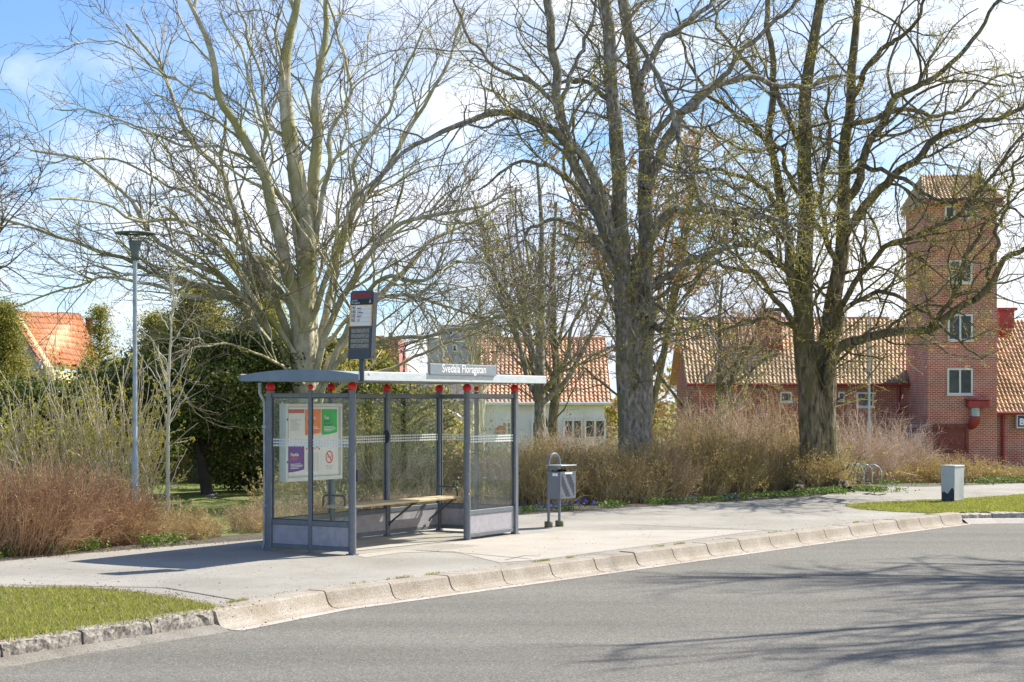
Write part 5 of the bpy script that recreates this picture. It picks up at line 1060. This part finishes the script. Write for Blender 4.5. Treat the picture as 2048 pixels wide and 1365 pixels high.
wild_tree('park_tree', 'bare tree with a dark trunk between the pale trunk and the twin trunks', X(1108, 50), 50, 8.0, 7, 2.8, .16, FS, M_bark3, M_twigb, M_budb, 6000, .05, 32)
wild_tree('larch_tree', 'tall tree with rusty orange dead foliage behind the twin trunks', X(1290, 58), 58, 12.5, 9, 3.2, .24, FS, M_bark3, M_twigb, M_budr, 34000, .085, 33)
wild_tree('park_tree', 'bare tree with reddish buds whose trunk stands outside the left edge', X(-115, 33), 33, 7.5, 11, 2.4, .2, FS, M_bark3, M_twigd, M_budr, 9000, .035, 34)
wild_tree('park_tree', 'low brown twiggy tree standing left of the chestnut before the brick wing', X(1440, 52), 52, 6.0, 8, 3.0, .13, FS, M_bark3, M_twigb, M_budr, 8000, .05, 35)
wild_tree('park_tree', 'pale twiggy tree behind the left end of the name board', X(960, 60), 60, 6.5, 7, 2.8, .13, FS, M_bark1, M_twigb, None, 0, .05, 36)
wild_tree('roadside_tree', 'bare roadside tree outside the right edge whose shadow lies across the road', 17.6, 22.5, 15.0, 34, 8.5, .38, [dict(dens=2.4, lmin=1.5, lmax=4.0, N=9, ang=(25, 60), wig=.16, up=.05, rr=.5, rmin=.026, smin=.2), dict(dens=2.2, lmin=.5, lmax=1.8, N=6, ang=(25, 60), wig=.2, up=.02, rr=.55, rmin=.013), dict(dens=1.5, lmin=.25, lmax=.7, N=4, ang=(25, 60), wig=.2, up=.0, rr=.6, rmin=.01)], M_bark3, M_twig2, None, 0, .04, 37, lowfork=.1)
# slender birch in front of the yews
rngb = np.random.default_rng(77)
bx0, by0 = X(336, 30.8), 30.8
ls = [limb([(336, 1030), (336, 900), (338, 780), (341, 680), (346, 590), (348, 540)], 30.8, 0, .042, .008, jit=.008, rng=rngb)] + [limb([(338, y0), (338 + s * 30, y0 - 50), (338 + s * 62, y0 - 95)], 30.8, dz, .010, .004, jit=.012, rng=rngb) for (y0, s, dz) in ((850, 1, .5), (800, -1, .5), (780, 1, -.6), (730, -1.2, 0), (700, 1, .3), (660, -1, .3), (640, .8, -.3))]
add_tree('birch_tree', 'thin young birch with a white stem standing right of the street lamp', 'tree', (bx0, by0, G(by0)), ls, [dict(dens=3.0, lmin=.4, lmax=1.2, N=8, ang=(25, 50), wig=.14, up=.05, rr=.6, rmin=.004, smin=.3), dict(dens=3.0, lmin=.2, lmax=.6, N=5, ang=(25, 50), wig=.2, up=.03, rr=.6, rmin=.003), dict(dens=2.0, lmin=.1, lmax=.3, N=4, wig=.2, rr=.6, rmin=.0025)], M_birch, M_twigb, M_bud, 900, .03, 41)
# --- evergreens: trunk, limbs and clumped needles
def evergreen(name, label, x, y, H, R, seed, leaf, leaf2, shape='cone', base=.05, n=26000, size=.10, trunk_r=.16, clump=.32, group=None, droop=0.0, gapz=None, squash=1.0):
    rng = np.random.default_rng(seed); root = thing(name, label, 'tree', (x, y, G(y)), 0, group)
    tz = H * .92; b = MB(); lx_ = .12 if leaf is M_yew else .03
    b.tube([(lx_ * .6, 0, 0), (-lx_ * .2, .02, tz * .16), (-lx_, .02, tz * .36), (lx_ * .4, 0, tz)], [trunk_r, trunk_r * .8, trunk_r * .4, .02], 10); b.build('trunk', M_twigd if leaf is M_yew else M_bark3, root)
    nc = int(n / 55); t = rng.uniform(base, 1, nc) ** (1.0); a = rng.uniform(0, 2 * math.pi, nc)
    if shape == 'cone': pr = (1 - t) ** .8 + .04
    elif shape == 'column': pr = np.minimum(1, (1 - t) * 3.2) ** .7 * (0.75 + .25 * np.sin(t * 6)) + .03
    else: pr = np.sqrt(np.clip(1 - (2 * (t - base) / (1 - base) - 1) ** 2, 0.02, 1)) ** .7
    lump = 1 + .22 * np.sin(a * 3 + t * 7 + seed) + .14 * np.sin(a * 7 - t * 11)
    rad = R * pr * lump * np.sqrt(rng.uniform(.25, 1, nc)); C = np.stack([np.cos(a) * rad, np.sin(a) * rad * squash, t * H - droop * rad / R], 1)
    # limbs to the clumps
    k = rng.choice(nc, min(nc, 90), replace=False); P = []; 
    for i in k:
        e = C[i]; s0 = np.array([0, 0, max(.1, e[2] - rad[i] * .5)]); P.append(smoothline([s0, (s0 + e) / 2 + [0, 0, .08 * rad[i]], e], 7))
    P = np.stack(P); V, Fq = tubes_np(P, np.linspace(.035, .01, 7)[None, :].repeat(len(P), 0), 4); mesh_np('limbs', V, [(Fq, 0)], [M_twigd], root)
    cs = clump * rng.uniform(.5, 1.3, nc); m = rng.poisson(55, nc); idx = np.repeat(np.arange(nc), m); d = rng.normal(size=(len(idx), 3)) * np.array([1, 1, .55]); Q = C[idx] + d * (cs[idx] * .5)[:, None]; Q[:, 2] = np.maximum(Q[:, 2], .05)
    s = (rng.random(nc) < .35)[idx] | (rng.random(len(idx)) < .12)
    V, Fq = flakes(Q, size, rng, aspect=.45); mesh_np('crown', V, [(Fq[~s], 0), (Fq[s], 1)], [leaf, leaf2], root, smooth=False)
    return root
evergreen('yew_tree', 'dark spreading yew with a bare black trunk over the shaded lawn', X(408, 36), 36, 3.2, 1.9, 51, M_yew, M_yewl, 'ball', base=.40, n=42000, size=.085, trunk_r=.13, clump=.36)
evergreen('yew_tree', 'dark yew nearest the left end of the shelter', X(505, 37.5), 37.5, 3.3, 1.3, 52, M_yew, M_yewl, 'ball', base=.03, n=27000, size=.085, clump=.4)
evergreen('yew_tree', 'dark evergreen mass behind the white birch stem and left bushes', X(240, 38), 38, 2.7, 1.2, 53, M_yew, M_yewl, 'ball', base=.04, n=22000, size=.09, clump=.4)
evergreen('yew_tree', 'deep green evergreen behind the left shrubs below the orange roof', X(110, 39), 39, 2.35, 1.6, 54, M_yew, M_yewl, 'ball', base=.02, n=20000, size=.09, clump=.4)
evergreen('thuja_tree', 'broad golden green conifer rising behind the beech limbs', X(395, 44), 44, 4.9, 1.8, 55, M_thuja, M_yewl, 'column', base=.26, n=48000, size=.07, clump=.42)
evergreen('thuja_tree', 'tall rounded olive conifer touching the beech trunk on its left', X(520, 47), 47, 6.0, 1.4, 56, M_thuja, M_yewl, 'column', base=.2, n=48000, size=.07, clump=.42)
evergreen('thuja_tree', 'olive conifer directly right of the tall street lamp pole', X(312, 46), 46, 4.4, 1.4, 57, M_thuja, M_yewl, 'cone', n=40000, size=.065, clump=.4)
evergreen('spruce_tree', 'narrow loose grey green spruce beside the orange roof', X(200, 50), 50, 5.0, .95, 58, M_thuja, M_yewl, 'cone', n=20000, size=.06, clump=.34)
evergreen('thuja_tree', 'yellow green conifer cut off by the left edge of the picture', X(8, 42), 42, 4.3, 1.0, 59, M_thuja, M_yewl, 'cone', n=44000, size=.06, clump=.4)
evergreen('conifer', 'olive conifer seen between the departure board and the beech trunk', X(735, 55), 55, 4.3, 1.6, 60, M_thuja, M_yewl, 'column', n=24000, size=.12, clump=.45)
evergreen('conifer', 'dark green conifer behind the left shelter bay', X(655, 42), 42, 3.4, 1.2, 61, M_yew, M_thuja, 'ball', base=.02, n=20000, size=.1, clump=.4)
evergreen('holly_shrub', 'dense evergreen shrub filling the middle shelter bay', X(815, 35), 35, 2.3, .9, 62, M_yewl, M_thuja, 'ball', base=.02, n=9000, size=.075, clump=.4, trunk_r=.05)
# --- shrubs: stems from the ground with finer twigs and buds
def shrub(name, label, x, y, rx, ry, H, seed, mt, mb, nst=120, nb=3000, bs=.03, spread=.5, d2=3.0, l2=(.2, .7), d3=3.5, l3=(.08, .3), r0=.007, wig=.14, lean=(0, 0), cat='shrub', group=None, up=.01, m2=None, dome=True, ret=None):
    rng = np.random.default_rng(seed); root = thing(name, label, cat, (x, y, G(y)), 0, group); N = 10
    a = rng.uniform(0, 2 * math.pi, nst); q = np.sqrt(rng.random(nst)); bxy = np.stack([np.cos(a) * rx * q * .8, np.sin(a) * ry * q * .8], 1)
    hh = H * rng.uniform(.45, 1.0, nst) * ((1 - .45 * q ** 2) if dome else 1); out = np.stack([np.cos(a) * rx / max(rx, ry), np.sin(a) * ry / max(rx, ry)], 1) * q[:, None] * spread
    d = norm(np.concatenate([out + rng.normal(0, .16, (nst, 2)) + np.array(lean), np.ones((nst, 1))], 1)); p = np.concatenate([bxy, np.full((nst, 1), -.03)], 1); P = [p]
    st = (hh / (N - 1))[:, None]
    for j in range(N - 1): P.append(P[-1] + d * st); d = norm(d + rng.normal(size=(nst, 3)) * wig * np.array([1, 1, .4]) + np.array([0, 0, up]))
    P = np.stack(P, 1); R = (r0 * rng.uniform(.6, 1.3, nst) * np.where(rng.random(nst) < .12, 1.9, 1.0))[:, None] * np.linspace(1, .35, N)[None, :]
    g1 = grow(P, R, d2, l2[0], l2[1], 6, ang=(20, 50), wig=wig * 1.2, up=up, rr=.7, rmin=r0 * .35, rng=rng, smin=.1)
    g2 = grow(g1[0], g1[1], d3, l3[0], l3[1], 4, ang=(25, 55), wig=wig * 1.3, up=0, rr=.7, rmin=r0 * .25, rng=rng)
    V, Fq = tubes_np(P, R, 4); mesh_np('stems', V, [(Fq, 0)], [mt], root)
    V, Fs = merge([tubes_np(*g1, 3), tubes_np(*g2, 3)]); mesh_np('twigs', V, [(np.concatenate(Fs), 0)], [m2 or mt], root, smooth=False)
    if nb:
        C = np.concatenate([g2[0][:, 1:].reshape(-1, 3), g1[0][:, 3:].reshape(-1, 3)]); i = rng.integers(0, len(C), nb); V, Fq = flakes(C[i] + rng.normal(0, .012, (nb, 3)), bs, rng); mesh_np('buds', V, [(Fq, 0)], [mb], root, smooth=False)
    return root
M_redtw = mat('red_brown_stem', (0.26, 0.14, 0.07), (0.58, 0.38, 0.22), scale=2, rough=.8)
M_palet = mat('pale_stem', (0.50, 0.41, 0.27), (0.75, 0.64, 0.46), scale=2, rough=.8)
M_hedge = mat('hedge_stem', (0.30, 0.22, 0.11), (0.72, 0.57, 0.33), scale=2, rough=.8)
M_greyt = mat('pinkish_grey_twig', (0.46, 0.35, 0.26), (0.74, 0.60, 0.48), scale=2, rough=.8)
M_hbud = leafmat('hedge_leaf', (0.62, 0.48, 0.18), (0.34, 0.26, 0.09)); M_hbr = leafmat('brown_hedge_leaf', (0.38, 0.24, 0.12), (0.58, 0.44, 0.24))
def GPX(px, py): g = gp(px, py, -.03); return g
# front left: red brown spiraea masses
for i, (px, py, rx, H, lab, sd) in enumerate([(30, 1108, .85, 1.65, 'dense red brown shrub at the left edge of the pavement', 1), (120, 1096, .75, 1.45, 'red brown shrub second from the left edge behind the pavement', 2), (205, 1088, .65, 1.15, 'red brown shrub just left of the lamp post foot', 3), (-75, 1110, .9, 1.3, 'red brown shrub cut by the left edge of the picture', 4)]):
    g = GPX(px, py); shrub('spiraea_shrub', lab, g[0], g[1], rx, .7, H, 100 + sd, M_redtw, M_hbud, nst=620, nb=3000, bs=.02, spread=.50, d2=5, l2=(.15, .5), d3=6, l3=(.06, .2), r0=.0048, wig=.13, lean=(.25, 0), up=.01)
for i, (px, py, rx, H, lab, sd) in enumerate([(318, 1080, .55, .75, 'low yellowish brown shrub at the foot of the birch', 11), (392, 1076, .36, .55, 'low yellowish brown shrub between the birch and the lawn gap', 12), (262, 1086, .5, .7, 'low olive brown shrub right of the lamp post foot', 13), (508, 1062, .36, .62, 'small round brown shrub next to the shelter left post', 14)]):
    g = GPX(px, py); shrub('low_shrub', lab, g[0], g[1], rx, .5, H, 100 + sd, M_hedge, M_hbud if sd != 14 else M_hbr, nst=300, nb=3500, bs=.02, spread=.8, d2=6, l2=(.1, .35), d3=7, l3=(.05, .15), r0=.004, wig=.16, up=0)
# tall pale stemmed shrubs with yellow green buds
for i, (px, Y, rx, H, lab, sd, ns) in enumerate([(70, 31.0, .9, 3.1, 'tall pale stemmed shrub with yellow green buds at far left', 21, 60), (180, 31.5, .85, 3.3, 'tall pale stemmed shrub with yellow green buds left of the lamp', 22, 80), (255, 31.0, .7, 3.2, 'upright pale stemmed budding shrub around the lamp post', 23, 60), (-10, 31.5, .9, 2.0, 'pale budding shrub at the left picture edge', 24, 50)]):
    shrub('budding_shrub', lab, X(px, Y), Y, rx, .7, H, 100 + sd, M_palet, M_bud, nst=int(ns * 1.3), nb=4800, bs=.045, spread=.30, d2=2.4, l2=(.3, .9), d3=2.2, l3=(.1, .35), r0=.0135, wig=.12, up=.02)
# shrubs behind the shelter glass
for i, (px, Y, rx, H, lab, sd, mt_, mb_) in enumerate([(585, 29.5, .6, .75, 'low brown shrub behind the left shelter wall', 31, M_hedge, M_hbud), (665, 31.5, .7, 1.9, 'tangled shrub behind the poster case post', 32, M_hedge, M_hbud), (745, 31.5, .7, 2.1, 'tall tangled green brown shrub behind the left middle pane', 33, M_hedge, M_yewl), (835, 32, .7, 2.0, 'thorny green leaved shrub behind the centre pane', 34, M_hedge, M_yewl), (915, 33, .6, 1.9, 'tangled brown shrub behind the right middle pane', 35, M_hedge, M_hbr), (990, 32.5, .65, 1.7, 'twiggy brown shrub behind the right end pane', 36, M_hedge, M_hbud)]):
    shrub('tangled_shrub', lab, X(px, Y), Y, rx, .6, H, 100 + sd, mt_, mb_, nst=70, nb=2600, bs=.045, spread=.45, d2=3.5, l2=(.3, .9), d3=4, l3=(.1, .4), r0=.007, wig=.2)
for i, (px, py, lab) in enumerate([(560, 1048, 'clipped brown hedge bush behind the left corner post'), (640, 1040, 'clipped brown hedge bush behind the poster case'), (720, 1034, 'clipped brown hedge bush behind the left end of the bench'), (800, 1028, 'clipped brown hedge bush behind the bench middle'), (880, 1022, 'clipped brown hedge bush behind the bench right armrest'), (960, 1018, 'clipped brown hedge bush behind the right front post')]):
    g = GPX(px, py)
    if i == 0: hb = shrub('hedge_bush', lab, g[0], g[1], .55, .4, .55, 140, M_hedge, M_hbr, nst=260, nb=2600, bs=.03, spread=.5, d2=6, l2=(.1, .3), d3=7, l3=(.05, .15), r0=.004, wig=.2, group='clipped hedge bushes behind the shelter')
    else: c = copy_tree(hb); c.location = (g[0], g[1], G(g[1])); c.rotation_euler = (0, 0, i * 1.3); c['label'] = lab
# main hedge right of the shelter
hsp = [(1072, 1012, .95, 'olive brown hedge bush directly left of the litter bin'), (1135, 1006, .92, 'olive brown hedge bush directly behind the litter bin'), (1195, 1006, .95, 'olive brown hedge bush left of the twin trunks'), (1255, 1004, 1.0, 'olive brown hedge bush hiding the foot of the twin trunks'), (1318, 999, 1.1, 'olive brown hedge bush right of the twin trunks'), (1385, 989, 1.2, 'straw coloured hedge bush midway between the two big trunks'), (1450, 985, 1.25, 'large straw coloured hedge bush nearer the chestnut'), (1515, 981, 1.15, 'pale drooping hedge bush two places left of the chestnut'), (1575, 979, 1.0, 'olive leafy bush next to the left side of the chestnut trunk'), (1632, 981, .85, 'leafy bush right at the foot of the chestnut trunk')]
hv = []
for i, (px, py, h, lab) in enumerate(hsp):
    g = GPX(px, py); gr = 'hedge bushes along the pavement right of the shelter'
    if i < 3: o = shrub('hedge_shrub', lab, g[0], g[1], .75, .6, 1.0, 150 + i, M_hedge, (M_hbud, M_hbr, M_hbud)[i], nst=460, nb=9000, bs=.03, spread=.6, d2=5.5, l2=(.15, .5), d3=6, l3=(.06, .22), r0=.005, wig=.2, group=gr); hv.append(o); o.scale = (1.05, 1.05, h * 1.4)
    else: o = copy_tree(hv[i % 3]); o.location = (g[0], g[1], G(g[1])); o.rotation_euler = (0, 0, i * 1.9); o.scale = (1.12, 1.12, h * 1.38); o['label'] = lab
# taller pale shrubs behind the hedge
for i, (px, Y, rx, H, lab, sd, mt_) in enumerate([(1360, 39, 1.0, 1.7, 'tall straw brown shrub rising behind the hedge right of the twin trunks', 41, M_hedge), (1450, 40, 1.1, 2.0, 'tall tawny shrub rising behind the hedge in the middle', 42, M_greyt), (1545, 41, 1.0, 2.1, 'tall tawny shrub left of the chestnut trunk', 43, M_hedge), (1712, 43.5, 1.0, 2.0, 'pinkish grey twiggy shrub just right of the chestnut trunk', 44, M_greyt), (1790, 45, .8, 1.5, 'pinkish grey shrub in front of the tower corner', 45, M_greyt), (1215, 37, .8, 1.2, 'sparse arching shrub between the bin and the twin trunks', 46, M_hedge), (1160, 44, 1.2, 2.1, 'grey twiggy bush screening the windows of the white house', 47, M_greyt), (1085, 43, .9, 1.5, 'yellowish twiggy bush at the foot of the two park trees', 48, M_hedge)]):
    shrub('tall_shrub', lab, X(px, Y), Y, rx * 1.1, .8, H * (1.3 if px > 1300 else 1), 100 + sd, mt_, M_hbud, nst=300, nb=5000 if mt_ is M_hedge else 1200, bs=.03, spread=.45, d2=4, l2=(.25, .8), d3=5, l3=(.1, .35), r0=.007, wig=.17)
g = GPX(1690, 968); shrub('budding_shrub', 'yellow green budding bush between the chestnut trunk and bike rack', g[0], 42.5, .55, .4, .95, 171, M_hedge, M_bud, nst=90, nb=2600, bs=.04, spread=.5, d2=4, d3=4)
rs = [(1765, 44.0, .62, .85), (1835, 44.5, .66, .95), (1905, 44.8, .62, .92), (1975, 45, .58, .80), (2040, 45.2, .5, .65), (2105, 45.4, .5, .6)]
rl = ['yellow olive mounded bush right of the bike rack', 'yellow olive mounded bush below the dark notice board', 'yellow olive mounded bush behind the utility cabinet', 'yellow olive mounded bush just right of the cabinet', 'low olive bush at the right picture edge', 'low olive bush beyond the right picture edge']
for i, (px, Y, sx, h) in enumerate(rs):
    if i == 0: mo = shrub('mounded_shrub', rl[i], X(px, Y), Y, .85, .8, .95, 181, M_hedge, M_hbud, nst=420, nb=12000, bs=.03, spread=.7, d2=6, l2=(.12, .4), d3=6, l3=(.05, .18), r0=.0045, wig=.18, group='mounded bushes along the far right pavement')
    else: o = copy_tree(mo); o.location = (X(px, Y), Y, G(Y)); o.rotation_euler = (0, 0, i * 2.2); o.scale = (1, 1, h); o['label'] = rl[i]
# dry reed hedge on the far side of the lawn
rgd = np.random.default_rng(91); n = 26000; xx = rgd.uniform(-12.5, -2, n); yy = 44 + rgd.uniform(0, .8, n); z0 = gz(yy); h = 1.25 * rgd.uniform(.6, 1.1, n)
base = np.stack([xx, yy, z0], 1); tip = base + np.stack([rgd.normal(0, .12, n), rgd.normal(0, .12, n), h], 1); V = np.stack([base - [.012, 0, 0], base + [.012, 0, 0], tip], 1).reshape(-1, 3)
tag(mesh_np('reed_hedge', V, [(np.arange(n * 3).reshape(-1, 3), 0)], [M_drygrass], smooth=False), kind='stuff')
# distant woods closing the horizon
def far_wood(x0, x1, y, h, n, sd, m1, m2, size):
    r = np.random.default_rng(sd); nc = int(n / 40); cx = r.uniform(x0, x1, nc); ph = .65 + .25 * np.sin(cx * .35 + sd) + .1 * np.sin(cx * 1.1); t = r.random(nc) ** .7; C = np.stack([cx, y + r.uniform(0, 5, nc), G(y) + t * h * ph], 1)
    idx = np.repeat(np.arange(nc), 40); Q = C[idx] + r.normal(size=(len(idx), 3)) * .5; V, Fq = flakes(Q, size, r); s = (r.random(nc) < .5)[idx]
    return tag(mesh_np('distant_wood', V, [(Fq[~s], 0), (Fq[s], 1)], [m1, m2], smooth=False), kind='stuff')
far_wood(-36, -2, 66, 4.2, 26000, 1, M_thuja, M_hbr, .24)
far_wood(-45, 60, 135, 6.5, 26000, 3, M_hbr, M_thuja, .5)
